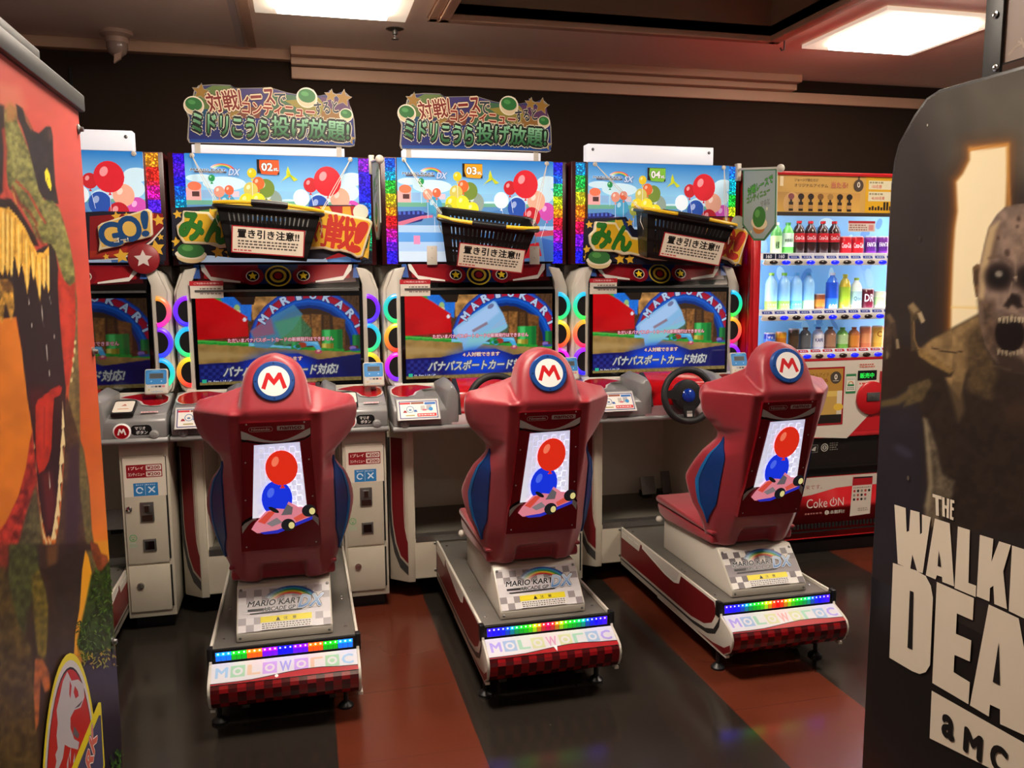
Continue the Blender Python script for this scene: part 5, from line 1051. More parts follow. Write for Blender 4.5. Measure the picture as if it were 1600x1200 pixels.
# card terminals on stands
def build_term(k):
    lab = {1: 'blue and white card terminal between the dinosaur cabinet and the 02 cabinet', 2: 'blue and white card terminal between the 02 and 03 cabinets', 3: 'blue and white card terminal half hidden behind the middle seat', 4: 'blue and white card terminal beside the red drinks machine'}[k]
    x, y, z = {1: .41, 2: .42, 3: .42, 4: .388}[k], 3.97, 1.105
    t = thing('card_terminal', lab, 'card terminal', (XC[k] + x, y + YO[k], 1.03), (x, y, 1.03), 'card payment terminals')
    M = Matrix.Translation((x, y, z)) @ Matrix.Rotation(math.radians(-18), 4, 'X')
    cs = part('case', t, lambda m: (m.prism([(-.05, -.058), (.05, -.058), (.048, .058), (-.048, .058)], -.012, .016, 'y'), xform(m, M)), OFFW, bevel=.009, seg=3)
    def face(m):
        m.plane((0, -.0122, 0), n=.0005); m.RR(-.044, -.014, .044, .052, .008, '2c7cc0'); m.C(0, .02, .038, .03, '58a4d8'); m.RR(-.040, -.012, .040, .044, .01, '3a86c8'); m.R(-.028, .012, .03, .036, '5a5c60'); m.R(-.025, .015, .027, .034, '4a4e50')
        for sx in (-.02, .022): m.C(sx, .0, .003, .003, 'a8d0f0', 8)
        for i, c_ in enumerate(('c8ccd0', '9aa0b0', '5a5a60', '3a3a40', 'd88088')): m.R(-.036 + i * .015, -.028, -.024 + i * .015, -.02, c_)
        m.C(-.03, -.038, .003, .003, 'b0a050', 8); m.dashes(-.02, -.05, .03, -.044, 1, '80a8c8'); xform(m, M)
    part('face', cs, face, PRINT, smooth=0, label='blue display face')
    part('stand', t, lambda m: (m.tube([(x, y + .01, 1.06), (x, y + .05, 1.02), (x, y + .07, 1.0)], .012, 8), m.box(x - .03, x + .03, y + .03, y + .1, .985, 1.01)), mat('stand_white', 'c8c4bc', .4))
for k in (1, 2, 3, 4): build_term(k)
# ================================================================== drinks machine
def build_vending():
    X0, X1, Y, ZT = 2.285, 3.32, 4.02, 2.092; base = (2.8, 4.4, 0)
    t = thing('drinks_machine', 'red drinks vending machine with rows of bottles and cans behind the rightmost seat', 'vending machine', base)
    xi0, xi1 = 2.352, 3.26                             # window
    def body(m):
        m.box(X0, X1, Y + .24, 4.8, .06, ZT); m.box(X0, X0 + .03, Y + .02, Y + .24, .10, ZT); m.box(X1 - .03, X1, Y + .02, Y + .24, .10, ZT); m.box(X0, X1, Y + .02, Y + .24, ZT - .015, ZT); m.box(X0, X1, Y + .02, Y + .24, .10, 1.09)
    part('cabinet', t, body, REDM, bevel=.004)
    part('plinth', t, lambda m: m.box(X0 + .03, X1 - .03, Y + .06, 4.75, 0, .062), BLACK, smooth=0)
    def door(m):
        m.box(X0, xi0 - .01, Y - .01, Y + .03, .11, ZT); m.box(xi1 + .01, X1, Y - .01, Y + .03, .11, ZT); m.box(xi0 - .01, xi1 + .01, Y - .01, Y + .03, ZT - .016, ZT); m.box(xi0 - .01, xi1 + .01, Y - .01, Y + .02, .11, .455); m.box(xi0 - .01, xi1 + .01, Y - .01, Y + .02, .672, .70)
        m.box(xi0 - .01, 2.55, Y - .01, Y + .02, .455, .672); m.box(3.135, xi1 + .01, Y - .01, Y + .02, .455, .672)
    dr = part('door', t, door, REDM, bevel=.004)
    def mid(m):
        m.plane((0, Y - .0105, 0)); m.R(xi0 - .01, .70, xi1 + .01, 1.105, 'b0141c')
    part('mid_panel_back', dr, lambda m: m.box(xi0 - .01, xi1 + .01, Y - .01, Y + .02, .70, 1.108), REDM, smooth=0)
    def white(m):
        m.plane((0, Y - .0105, 0)); m.P([(xi0 - .01, 1.098), (3.165, 1.098), (3.165, .94), (3.10, .845), (2.905, .662), (2.73, .675), (xi0, .70)], 'd2c8bb')
        m.R(2.40, 1.095, 3.165, 1.101, '9c2028')
    part('white_panel', dr, white, PRINT, smooth=0, label='off white front panel')
    def win(m):
        m.plane((0, Y - .0125, 0)); m.R(2.42, .742, 2.872, 1.062, '981a20'); m.R(2.43, .752, 2.862, 1.052, 'b08438')
        m.R(2.43, .752, 2.862, .80, '241c18'); m.R(2.43, .90, 2.862, .93, 'd8b860'); m.R(2.66, .80, 2.862, .90, 'c09a50'); m.R(2.83, .80, 2.862, .93, 'd8ccb8'); m.T('オリジナルアイテム', 2.70, 1.02, .022, '7a5a28', wd=.2); m.T('当たる', 2.72, .99, .02, '8a3a28', wd=.1)
        m.C(2.818, 1.003, .034, .034, '4c4238'); m.T('0', 2.818, 1.007, .028, 'e4dccc', bold=.03); m.T('coupon', 2.818, .985, .006, 'd4ccbc', wd=.035)
        m.C(2.84, .84, .03, .02, 'e0b840')
    part('ad_window', dr, win, GLOSSP, smooth=0, label='amber poster window with red border')
    def eco(m):
        m.plane((0, Y - .0125, 0)); m.RR(2.882, .912, 2.945, 1.02, .004, '2e7c4c'); m.R(2.884, .924, 2.943, 1.006, 'ded8cc'); m.arc(2.9135, .963, .012, .017, 0, 180, ['c0392b', 'e0a030', '3a9a50'], 12); m.R(2.893, .952, 2.934, .963, '2e7c4c'); m.dashes(2.89, .93, 2.938, .948, 2, '707a70'); m.dashes(2.89, .985, 2.938, 1.0, 2, '90a090')
    part('green_sticker', dr, eco, PRINT, smooth=0)
    def led(m):
        m.plane((0, Y - .0125, 0)); m.dashes(2.965, 1.05, 3.06, 1.075, 2, 'c86858'); m.R(2.955, .982, 3.075, 1.036, '141010')
    part('display_panel', dr, led, GLOSSP, smooth=0)
    part('sales_display', dr, lambda m: (m.plane((0, Y - .0138, 0)), m.T('販売中', 3.013, 1.008, .028, '20c040', wd=.088, bold=.03)), mat('green_segment_light', rough=.3, attr=True, emit=1.2), smooth=0, label='green lit sale characters')
    part('price_flap', dr, lambda m: (m.plane((0, Y - .0126, 0)), m.P([(2.958, .952), (3.0, .945), (3.074, .945), (3.074, .98), (2.958, .98)], 'ddd4c8'), m.dashes(2.968, .955, 3.066, .972, 1, 'c0483c')), PRINT, smooth=0)
    coin = part('coin_dial', dr, lambda m: (m.lathe([(.093, 0), (.093, .012), (.085, .018), (.001, .019)], (3.045, Y - .01, .882), (0, -1, 0), 36)), REDM)
    part('coin_entry', coin, lambda m: (m.box(3.005, 3.085, Y - .036, Y - .028, .868, .915), m.box(3.03, 3.05, Y - .039, Y - .036, .884, .90)), STEEL, bevel=.002)
    part('handle_bar', dr, lambda m: m.box(3.096, 3.112, Y - .03, Y - .008, .80, 1.03), REDM, bevel=.004)
    slot = part('pickup_slot', t, lambda m: (m.box(2.55, 3.135, Y + .012, Y + .02, .455, .672), m.box(2.55, 3.135, Y - .008, Y + .012, .455, .462), m.box(2.55, 3.135, Y - .012, Y + .01, .50, .507)), mat('dark_tinted_plastic', '1a1614', .15), smooth=0)
    def sl(m):
        m.plane((0, Y + .0115, 0)); m.R(2.69, .588, 2.74, .63, '1e1a18'); m.L([(2.69, .588), (2.74, .588), (2.74, .63), (2.69, .63), (2.69, .588)], .002, '8a8680'); m.P([(2.70, .60), (2.725, .595), (2.73, .622), (2.715, .615)], 'b4b0a8')
        m.arc(2.783, .612, .018, .023, 0, 360, ['b4b0a8', 'b4b0a8'], 24); m.C(2.783, .612, .013, .013, 'a8a49c'); m.R(2.779, .604, 2.787, .62, '1e1a18'); m.dashes(2.815, .592, 2.865, .64, 4, '6a665e'); m.dashes(2.64, .585, 2.68, .64, 4, '4a4640')
    part('slot_icons', slot, sl, PRINT, smooth=0)
    def low(m):
        m.plane((0, Y - .0105, 0)); m.P([(xi0, .452), (3.235, .452), (3.235, .385), (3.0, .392), (2.85, .385), (2.7, .355), (2.55, .34), (xi0, .37)], 'cdc2b6'); m.T('来です。', 2.71, .398, .026, '962028', wd=.105, bold=.01)
        m.T('Coke', 2.735, .305, .052, 'ddd4ca', wd=.13, bold=.005, res=3); m.arc(2.838, .303, .017, .023, 115, 425, ['ddd4ca', 'ddd4ca'], 20); m.R(2.835, .30, 2.841, .332, 'ddd4ca'); m.T('N', 2.885, .305, .046, 'ddd4ca', wd=.036, bold=.005)
        m.T('1本無料!!', 2.86, .248, .022, 'c8beb4', wd=.10, bold=.03); m.C(2.798, .248, .013, .013, 'c8beb4'); m.T('!', 2.798, .248, .016, '9c141c', bold=.05); m.dashes(2.66, .24, 2.77, .256, 1, 'a86864')
    part('slogan_print', dr, low, PRINT, smooth=0, label='white slogan lettering')
    def paper(m):
        m.plane((0, Y - .012, 0)); m.P([(2.945, .215), (3.075, .222), (3.082, .437), (2.955, .44)], 'd6cabd'); m.P([(2.953, .39), (3.081, .39), (3.082, .437), (2.955, .44)], 'a81c24'); m.R(2.962, .43, 3.078, .438, '181418')
        for i in range(5):
            for j in range(3):
                if i * 3 + j < 13: m.C(2.968 + i * .0235, .358 - j * .024, .0078, .0078, ['b02830', '1c1814', '8a8478', 'b0483c', '1c1814'][(i + j * 2) % 5], 12)
        m.dashes(2.96, .372, 3.07, .382, 1, '8a7a74'); m.dashes(2.995, .24, 3.06, .262, 2, 'a89c90')
    part('app_poster', dr, paper, PRINT, smooth=0, label='white phone app poster')
    def vent(m):
        m.box(2.45, 3.24, Y - .012, Y - .008, .148, .195)
    part('vent_grille', dr, lambda m: [m.box(2.46 + i * .022, 2.472 + i * .022, Y - .016, Y - .01, .165, .19) for i in range(35)], DARK, smooth=0)
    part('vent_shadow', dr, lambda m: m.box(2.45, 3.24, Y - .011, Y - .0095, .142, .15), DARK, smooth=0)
    # display case
    def back(m):
        m.plane((0, Y + .225, 0)); m.R(xi0 - .02, 1.11, xi1 + .03, ZT - .02, '6fb0e0')
        rnd = random.Random(3)
        for z0, z1 in ((1.67, 1.865), (1.375, 1.61), (1.165, 1.32)):
            for i in range(18): x = rnd.uniform(xi0, xi1); m.C(x, rnd.uniform(z0, z1), rnd.uniform(.015, .06), rnd.uniform(.01, .03), rnd.choice(['90c8ec', '5a9cd4', 'a8d8f0', '78b4e4', '4a88c8']), 16, rot=rnd.uniform(0, 180))
    part('display_back', t, back, mat('blue_lit_back', rough=.5, attr=True, emit=.3), smooth=0, label='lit icy blue backdrop')
    def tubes(m):
        for x in (xi0 - .012, xi1 + .016): m.tube([(x, Y + .06, 1.13), (x, Y + .06, ZT - .03)], .008, 8)
        for z in (1.655, 1.37, 1.887): m.box(xi0, xi1, Y + .04, Y + .05, z - .004, z)
    part('display_lamp', t, tubes, mat('display_tube_light', 'eaf4ff', .5, emit=30.), smooth=0)
    shelves = [(1.61, 1.675, 'blue'), (1.318, 1.378, 'blue'), (1.108, 1.16, 'red')]
    for z0, z1, kind in shelves:
        sh = part('shelf_rail', t, lambda m: (m.box(xi0, xi1, Y + .01, Y + .2, z1 - .03, z1 - .022), m.box(xi0, xi1, Y + .004, Y + .012, z0 + .028, z1)), mat('shelf_white', 'e8eaf0', .4, emit=.12), smooth=0)
        part('button_strip', sh, lambda m: m.prism([(xi0 + .008, z0 + .008), (xi0 + .02, z0), (xi1, z0), (xi1, z0 + .03), (xi0 + .02, z0 + .03)], Y - .006, Y + .005, 'y'), OFFW, bevel=.003)
        def tags(m):
            m.plane((0, Y + .0035, 0))
            for i in range(12):
                x = xi0 + .012 + i * .0745; c = '2438a0' if kind == 'blue' else 'c42028'
                m.R(x, z0 + .033, x + .068, z1 - .004, 'dfe4f0'); m.P([(x + .006, z0 + .036), (x + .066, z0 + .036), (x + .058, z0 + .05), (x + .002, z0 + .05)], c); m.dashes(x + .015, z0 + .038, x + .055, z0 + .048, 1, 'c8d4f4'); 
                if z0 > 1.6 and i < 2: m.R(x, z0 + .033, x + .07, z1 - .004, '10183c'); m.T('160', x + .034, z0 + .047, .018, 'e8ecf8', bold=.04)
        part('price_tags', sh, tags, PRINT, smooth=0)
        for i in range(12):
            x = xi0 + .068 + i * .0735
            part('button', sh, lambda m: m.lathe([(.024, 0), (.024, .004), (.017, .009), (.001, .011)], (0, 0, 0), (0, -1, 0), 20) or xform(m, Matrix.Translation((x, Y - .006, z0 + .015)) @ Matrix.Diagonal((1, 1, .48, 1))), mat('blue_lit_button', '1420ff', .2, emit=.9) if i % 2 else mat('dark_button', '2a201c', .2), label='blue lit button' if i % 2 else 'dark button')
    # poster at the top of the window
    def poster(m):
        m.plane((0, Y + .003, 0)); Z0, Z1_ = 1.868, 2.08; m.R(2.432, Z0, 3.26, Z1_, 'c89c50'); m.P([(2.432, Z0), (2.93, Z0), (2.93, 1.99), (2.432, 1.99)], ['d8a84c', 'd8a84c', 'c09048', 'b88c4c']); m.C(2.52, 1.93, .05, .06, 'd0a468')
        m.R(2.432, 1.868, 3.26, 1.888, '382c24'); m.R(2.962, 1.888, 3.26, 2.08, 'd8a418'); m.R(2.98, 2.012, 3.20, 2.058, 'd8d0b0'); m.R(2.98, 1.95, 3.20, 2.0, 'd8d0b0'); m.T('100名様', 3.03, 2.027, .02, 'c85840', wd=.06, bold=.03); m.T('40,000名様', 3.04, 1.966, .018, 'c85840', wd=.08, bold=.03); m.dashes(2.985, 2.04, 3.08, 2.055, 1, '8a8060'); m.dashes(2.985, 1.98, 3.08, 1.995, 1, '8a8060'); m.R(3.13, 2.02, 3.17, 2.05, '9a8a80'); m.R(3.13, 1.955, 3.16, 1.98, 'a87848')
        for i in range(12): m.R(2.985 + i * .018, 1.902, 2.998 + i * .018, 1.918 + (.028 if i in (5, 6, 8) else .006 * (i % 2)), '2a1c14')
        for i in range(7):                              # plain dark bottles where little figures stand in a row
            x = 2.515 + i * .058; m.R(x - .013, 1.893, x + .013, 1.94, '241a16'); m.R(x - .006, 1.94, x + .006, 1.965, '2c201a'); m.C(x, 1.968, .018, .016, ('8a4a50', '2a1c18', '241816', '7a5428', 'a07a40', '2a1a14', '1e1414')[i]); m.R(x - .013, 1.905, x + .013, 1.925, 'b88a50')
        m.T('ジョージア飲むだけ', 2.60, 2.053, .016, '5a4428', wd=.14); m.T('オリジナルアイテム', 2.63, 2.025, .018, '6a5230', wd=.2); m.T('当たる!', 2.80, 2.03, .034, 'c06a58', wd=.1, bold=.04); m.R(2.445, 2.02, 2.465, 2.07, 'dcc8a0')
        m.C(2.915, 2.03, .03, .032, '4c3e34'); m.T('0', 2.915, 2.034, .028, 'ddd4c4', bold=.03); m.R(2.91, 2.06, 2.92, 2.078, '4c3e34')
    part('top_poster', t, poster, mat('lit_poster', rough=.3, attr=True, emit=.12), smooth=0, label='golden poster at the top of the window')
    def notice(m): m.plane((0, Y + .002, 0)); m.R(2.865, 1.788, 3.03, 1.845, 'ddd2c8'); m.R(2.865, 1.832, 3.03, 1.845, 'b82c34'); m.dashes(2.872, 1.792, 2.98, 1.828, 3, 'a0685c'); m.R(2.99, 1.795, 3.02, 1.825, 'd89090')
    part('notice_card', t, notice, PRINT, smooth=0, label='white and red notice card')
    gl = bpy.data.materials.new('window_glass'); gl.use_nodes = True; nt = gl.node_tree; nt.nodes.clear(); o = nt.nodes.new('ShaderNodeOutputMaterial'); mx = nt.nodes.new('ShaderNodeMixShader'); a = nt.nodes.new('ShaderNodeBsdfTransparent'); b = nt.nodes.new('ShaderNodeBsdfGlossy'); b.inputs['Roughness'].default_value = .02; mx.inputs[0].default_value = .05
    nt.links.new(a.outputs[0], mx.inputs[1]); nt.links.new(b.outputs[0], mx.inputs[2]); nt.links.new(mx.outputs[0], o.inputs[0])
    part('window_glass', t, lambda m: (m.plane((0, Y - .001, 0)), m.R(xi0 - .01, 1.67, xi1 + .01, ZT - .018, 'fefefe'), m.R(xi0 - .01, 1.38, xi1 + .01, 1.612, 'fefefe'), m.R(xi0 - .01, 1.162, xi1 + .01, 1.32, 'fefefe')), gl, smooth=0)
    # ---- drinks
    DM = mat('drink_plastic', rough=.2, attr=True, spec=.5)
    def bottle(m, H, r, body, cap, lab, l0=.35, l1=.68, band=None):
        prof = [(r * .92, 0), (r, .006), (r, H * l0), (r, H * l0), (r, H * l1), (r, H * l1), (r * .96, H * .72), (r * .75, H * .82), (r * .40, H * .90), (r * .38, H * .93), (r * .44, H * .93), (r * .44, H), (r * .1, H)]
        cols = [body, body, body, lab, lab, body, body, body, body, body, cap, cap, cap]; m.lathe(prof, (0, 0, 0), (0, 0, 1), 20, cols=cols)
    def can(m, H, r, body, top='c8c8c8', lab=None): m.lathe([(r * .85, 0), (r, H * .04), (r, H * .3), (r, H * .3), (r, H * .7), (r, H * .7), (r, H * .93), (r * .86, H), (r * .1, H)], (0, 0, 0), (0, 0, 1), 20, cols=[top, body, body, lab or body, lab or body, body, body, top, top])
    rowz = [1.675 - .022, 1.378 - .022, 1.16 - .022]
    def drink(name, label, group, row, px, fn, txt=None):
        z = rowz[row]; x = px_y(px, (370, 450, 525)[row], Y + .1)[0]; OFF[0] = (0, 0, 0)
        def f(m):
            fn(m)
            if txt:
                s, zz, h, wd, c_, r = txt; a0 = len(m.v); m.plane((0, 0, 0)); m.T(s, 0, zz, h, c_, wd=wd, bold=.03)
                for i in range(a0, len(m.v)): vx, vy, vz = m.v[i]; th = vx / r; m.v[i] = (r * 1.012 * math.sin(th - .3), -r * 1.012 * math.cos(th - .3), vz)
        o = part(name, None, f, DM); o.location = (x, Y + .1, z); o['label'] = label; o['category'] = 'can' if 'can' in name else 'bottle'; o['group'] = group; return o
    g = ['drinks on the top shelf', 'drinks on the middle shelf', 'drinks on the bottom shelf']
    B = lambda *a, **k: (lambda m: bottle(m, *a, **k)); K = lambda *a, **k: (lambda m: can(m, *a, **k))
    drink('tea_bottle', 'green tea bottle, leftmost drink on the top shelf', g[0], 0, 1213, B(.185, .031, '4c9a4c', 'e8ece8', 'a8c888', .1, .62), ('綾鷹', .065, .04, .02, '2c5030', .031))
    drink('tea_bottle', 'bright green tea bottle next to the dark cola bottles', g[0], 0, 1231, B(.185, .031, '58b048', '3a8a3a', 'c8dcc8', .3, .7), ('爽健美茶', .09, .018, .045, '2c6034', .031))
    nm = ['leftmost of the four dark cola bottles on the top shelf', 'second dark cola bottle from the green tea on the top shelf', 'third dark cola bottle from the green tea on the top shelf', 'rightmost of the four dark cola bottles, beside the red cans']
    for i, x in enumerate((1248, 1266, 1285, 1303)): drink('cola_bottle', nm[i], g[0], 0, x, B(.195, .033, '2a0f0e', 'a81820', 'b01c24', .42, .66), ('Coca-Cola', .105, .02, .05, 'e8c8c8', .033))
    for i, x in enumerate((1321, 1340)): drink('cola_can', ['red cola can beside the dark cola bottles', 'red cola can beside the purple grape cans'][i], g[0], 0, x, K(.115, .033, 'c41824'), ('Coca-Cola', .065, .026, .055, 'f0d8d8', .033))
    for i, x in enumerate((1360, 1379)): drink('grape_soda_can', ['purple grape soda can beside the red cans', 'purple grape soda can at the right end of the top shelf'][i], g[0], 0, x, K(.115, .033, '6a2888', lab='4c1c70'), ('FANTA', .07, .022, .05, 'f4f0f8', .033))
    for i, x in enumerate((1205, 1225, 1244, 1263)):
        drink('water_bottle', ['clear water bottle with a green cap at the left end of the middle shelf', 'second clear water bottle on the middle shelf, with a green cap and label', 'third clear water bottle on the middle shelf, with a blue cap', 'fourth clear water bottle on the middle shelf, beside the small brown can'][i], g[1], 1, x, B(.215, .033, '8cc4ec', ('78c040', '78c040', '50a8e0', '50a8e0')[i], ('88c850', '88c850', '60b0e8', 'c8e0a0')[i], .08, .3), ('い・ろ・は・す', .045, .01, .05, 'f0f8f0', .033))
    drink('round_can', 'small brown can with a yellow picture on the middle shelf', g[1], 1, 1281, K(.10, .03, '7a3c20', lab='b06828'))
    drink('sports_drink_bottle', 'deep blue sports drink bottle on the middle shelf', g[1], 1, 1300, B(.215, .033, '3070d0', 'e8f0f8', '1848b8', .35, .75), ('600', .03, .025, .045, 'e0e8f8', .033))
    drink('juice_bottle', 'yellow green juice bottle on the middle shelf', g[1], 1, 1320, B(.205, .031, 'c8b030', 'e0d840', '9cb830', .25, .66))
    drink('milk_drink_bottle', 'white bottle with a green cap on the middle shelf', g[1], 1, 1338, B(.185, .031, 'dce8e8', '9cc850', 'a8c8d0', .2, .6), ('Qoo', .07, .025, .04, '50788c', .031))
    drink('cherry_soda_can', 'dark maroon soda can on the middle shelf', g[1], 1, 1356, K(.125, .034, '5c1024'), ('DR', .075, .04, .05, 'f0e0e4', .034))
    drink('apple_juice_can', 'pale green and white can at the right end of the middle shelf', g[1], 1, 1375, K(.11, .032, 'd8e8c8', lab='b0d890'))
    drink('water_can', 'navy and blue can at the left end of the bottom shelf', g[2], 2, 1202, K(.11, .03, '1c3c98', lab='3878c8'), ('ザ水', .085, .016, .03, 'e0e8f8', .03))
    drink('corn_soup_can', 'golden yellow can on the bottom shelf', g[2], 2, 1220, K(.115, .03, 'c89018', lab='b86c18'))
    drink('black_coffee_can', 'tall dark brown coffee can on the bottom shelf', g[2], 2, 1240, K(.13, .03, '3a2c20', lab='4a3824'))
    drink('black_coffee_bottle', 'grey coffee bottle on the bottom shelf', g[2], 2, 1258, B(.135, .032, '4a4c50', '5a3c30', '5c5e62', .2, .7))
    drink('milk_coffee_bottle', 'white and blue bottle on the bottom shelf', g[2], 2, 1278, B(.135, .033, 'c4cce8', '3848a0', 'e0e4f0', .2, .7), ('KAFE', .065, .018, .045, '3c4c98', .033))
    drink('cafe_latte_bottle', 'brown coffee bottle on the bottom shelf', g[2], 2, 1297, B(.135, .032, '8c5c44', '6a4030', 'a87c60', .2, .7))
    drink('small_tea_bottle', 'small bright green tea bottle on the bottom shelf', g[2], 2, 1316, B(.13, .032, '70b848', '58a038', 'b8dca0', .3, .7))
    drink('amber_tea_bottle', 'amber orange bottle on the bottom shelf', g[2], 2, 1334, B(.13, .032, 'c8702c', 'a84828', 'd88838', .2, .65))
    drink('peach_juice_can', 'coral pink can on the bottom shelf', g[2], 2, 1352, K(.135, .032, 'e08860', lab='e8a070'))
    drink('lemon_juice_can', 'yellow can at the right end of the bottom shelf', g[2], 2, 1371, K(.135, .032, 'e8c050', lab='f0d060'), ('C', .09, .03, .025, 'a86018', .032))
build_vending()
# ================================================================== cabinets at both edges of the picture
XL, XR = -.465, 1.53

def build_left():
    t = thing('dinosaur_cabinet', 'tall arcade cabinet with a roaring toothed beast on its orange side panel', 'arcade machine', (-.9, 1.4, 0))
    q = lambda x, y: px_x(x, y, XL)
    Z1 = 1.94
    part('cabinet_body', t, lambda m: m.box(-1.35, XL - .02, .35, 2.10, 0, 1.93), BLACK, bevel=.01)
    pn = part('side_panel', t, lambda m: m.box(XL - .02, XL, .35, 2.128, .0, Z1), mat('panel_board', '2a1c18', .4), bevel=.002, label='printed side panel')
    part('top_trim', t, lambda m: (m.box(-1.36, XL + .012, .35, 2.14, Z1 - .005, Z1 + .032), m.box(-1.34, XL - .002, .35, 1.86, Z1 + .03, Z1 + .06)), mat('trim_black', '1c1c1a', .45), bevel=.004)
    cv = Canvas(np.concatenate([np.linspace(.36, 1.0, 24)[:-1], np.linspace(1.0, 2.124, 200)]), np.linspace(.005, Z1 - .006, 520), XL)
    zs = [0, .35, .45, .62, .85, 1.08, 1.35, 1.62, Z1]; cs = ['2a2018', '60401a', 'd0901c', 'd68a1e', 'd47c1e', 'c8641f', 'b84a26', 'b44034', 'b04a40']
    for ch in range(3): cv.c[..., ch] = np.interp(cv.Zg, zs, [cv.col(h)[ch] for h in cs])
    cv.c *= (1 + .10 * (cv.noise(38, 5) - .5) + .05 * (cv.noise(12, 6) - .5))[..., None]
    f = cv.fill; D = '241c1b'
    f([(-5, 128), (30, 138), (40, 168), (24, 176), (-5, 168)], 'c07058', 14, .7); f([(-60, 150), (6, 165), (7, 210), (4, 300), (-60, 360)], '2a1c18', 6)
    f([(24, 162), (35, 170), (45, 190), (52, 205), (60, 208), (66, 203), (72, 197), (79, 198), (82, 215), (83, 245), (86, 290), (91, 318), (80, 318), (64, 308), (54, 285), (48, 250), (42, 225), (34, 200), (27, 185)], D, 3, 1, .5)
    f([(74, 204), (79, 202), (81, 216), (76, 222)], '5a3c38', 4, .7); f([(35, 168), (44, 188), (51, 203), (48, 204), (40, 190)], 'c06a3c', 2, .6)
    f([(6, 172), (14, 163), (24, 168), (27, 190), (37, 215), (46, 240), (54, 272), (60, 298), (68, 312), (82, 314), (92, 325), (100, 350), (108, 378), (112, 400), (116, 420), (117, 440), (110, 449), (100, 440), (92, 415), (86, 395), (80, 388), (74, 380), (66, 380), (56, 372), (48, 352), (36, 330), (22, 305), (12, 292), (7, 250)], '6c6a38', 3, 1, .7, 3, 7)
    f([(14, 185), (24, 195), (34, 232), (43, 275), (36, 292), (22, 272), (13, 230)], '84824a', 6, .7, .6, 8, 5); f([(62, 320), (84, 322), (96, 350), (104, 385), (96, 395), (80, 360)], '7c7848', 5, .6, .6, 9, 5); f([(8, 163), (16, 158), (25, 168), (24, 188), (10, 190)], 'a86e3c', 6, .8)
    cv.line([(4, 200), (8, 235), (6, 290), (12, 310)], 5, '9c3424', 3, .8); cv.line([(24, 282), (45, 303), (62, 335), (71, 349)], 3.2, 'a03222', 2, .9); cv.line([(18, 290), (30, 318), (46, 332), (58, 352)], 4, '7a2a1c', 3, .8); cv.line([(20, 300), (26, 324)], 2.5, 'b89040', 1.5, .8); cv.line([(54, 352), (62, 375), (70, 386)], 4, '6a2c1c', 3, .7)
    f([(-60, 312), (16, 310), (26, 322), (40, 345), (54, 368), (60, 384), (44, 384), (22, 348), (-60, 330)], '261712', 4)
    f([(69, 268), (73, 263), (77, 272), (80, 290), (79, 298), (75, 292), (70, 280)], 'e2ce24', 1.2); cv.line([(72, 286), (74, 278)], .9, '8a6a10', .8)
    f([(-60, 395), (20, 392), (50, 395), (78, 380), (86, 392), (91, 425), (91, 458), (97, 534), (103, 600), (101, 640), (42, 640), (33, 546), (25, 496), (-60, 520)], '281c1a', 3)
    f([(-60, 497), (24, 497), (33, 546), (42, 620), (50, 676), (46, 690), (40, 730), (28, 775), (8, 815), (-60, 900)], 'd07420', 2, 1, .12, 4, 30)
    f([(-60, 440), (12, 436), (20, 450), (22, 484), (17, 502), (12, 484), (8, 474), (3, 506), (-6, 490), (-60, 500)], 'a87c30', 3, 1, .8, 5, 6); f([(0, 436), (18, 440), (20, 456), (4, 456)], '5c3c1c', 4, .8)
    f([(-60, 320), (14, 325), (26, 338), (38, 355), (50, 380), (58, 396), (68, 394), (76, 384), (77, 452), (75, 458), (73, 445), (70, 438), (69, 455), (66, 445), (64, 438), (62, 473), (58, 450), (54, 428), (52, 440), (49, 425), (47, 408), (45, 440), (42, 459), (38, 435), (35, 418), (32, 412), (29, 433), (25, 415), (22, 398), (20, 410), (18, 435), (14, 420), (11, 432), (7, 415), (4, 432), (0, 425), (-60, 440)], 'dea83c', 1.6, 1, .25, 6, 8)
    for x0, y0, x1, y1 in ((4, 330, 4, 425), (11, 335, 11, 420), (18, 340, 18, 430), (28, 352, 29, 425), (40, 375, 42, 450), (50, 395, 52, 432), (60, 410, 62, 462), (68, 405, 69, 448), (75, 400, 75, 450)): cv.line([(x0, y0), (x1, y1)], 2.6, 'f0d880', 2.5, .85)
    for x0, y0, x1, y1 in ((8, 325, 8, 412), (15, 330, 15, 415), (23, 340, 23, 398), (34, 360, 34, 412), (46, 385, 47, 406), (56, 400, 55, 428), (65, 402, 65, 440), (72, 400, 72, 440)): cv.line([(x0, y0), (x1, y1)], 1.3, '8a5a1c', 1.5, .8)
    f([(90, 424), (100, 438), (108, 448), (117, 440), (119, 480), (118, 530), (112, 562), (106, 602), (102, 602), (98, 560), (93, 500), (90, 450)], 'ac3220', 3, 1, .3); f([(96, 450), (106, 460), (110, 520), (104, 575), (100, 540)], 'c43e2a', 6, .7)
    f([(117, 440), (120, 470), (121, 530), (124, 610), (125, 690), (110, 705), (106, 642), (108, 600), (115, 560), (118, 500)], '6a5a34', 2.5, 1, .5, 7, 6)
    for x, y in ((117, 535), (116, 548), (114, 562), (113, 578), (111, 594)): cv.oval(x, y, 1.8, 4, 'c8b880', 1.2)
    f([(40, 602), (100, 602), (104, 650), (99, 700), (95, 760), (91, 800), (84, 838), (72, 840), (64, 806), (56, 742), (50, 672)], '2a1614', 2); f([(64, 740), (80, 736), (87, 786), (81, 828), (72, 830)], '5c201a', 8, .9); f([(44, 610), (70, 604), (60, 640), (50, 650)], '4a1c18', 8, .8)
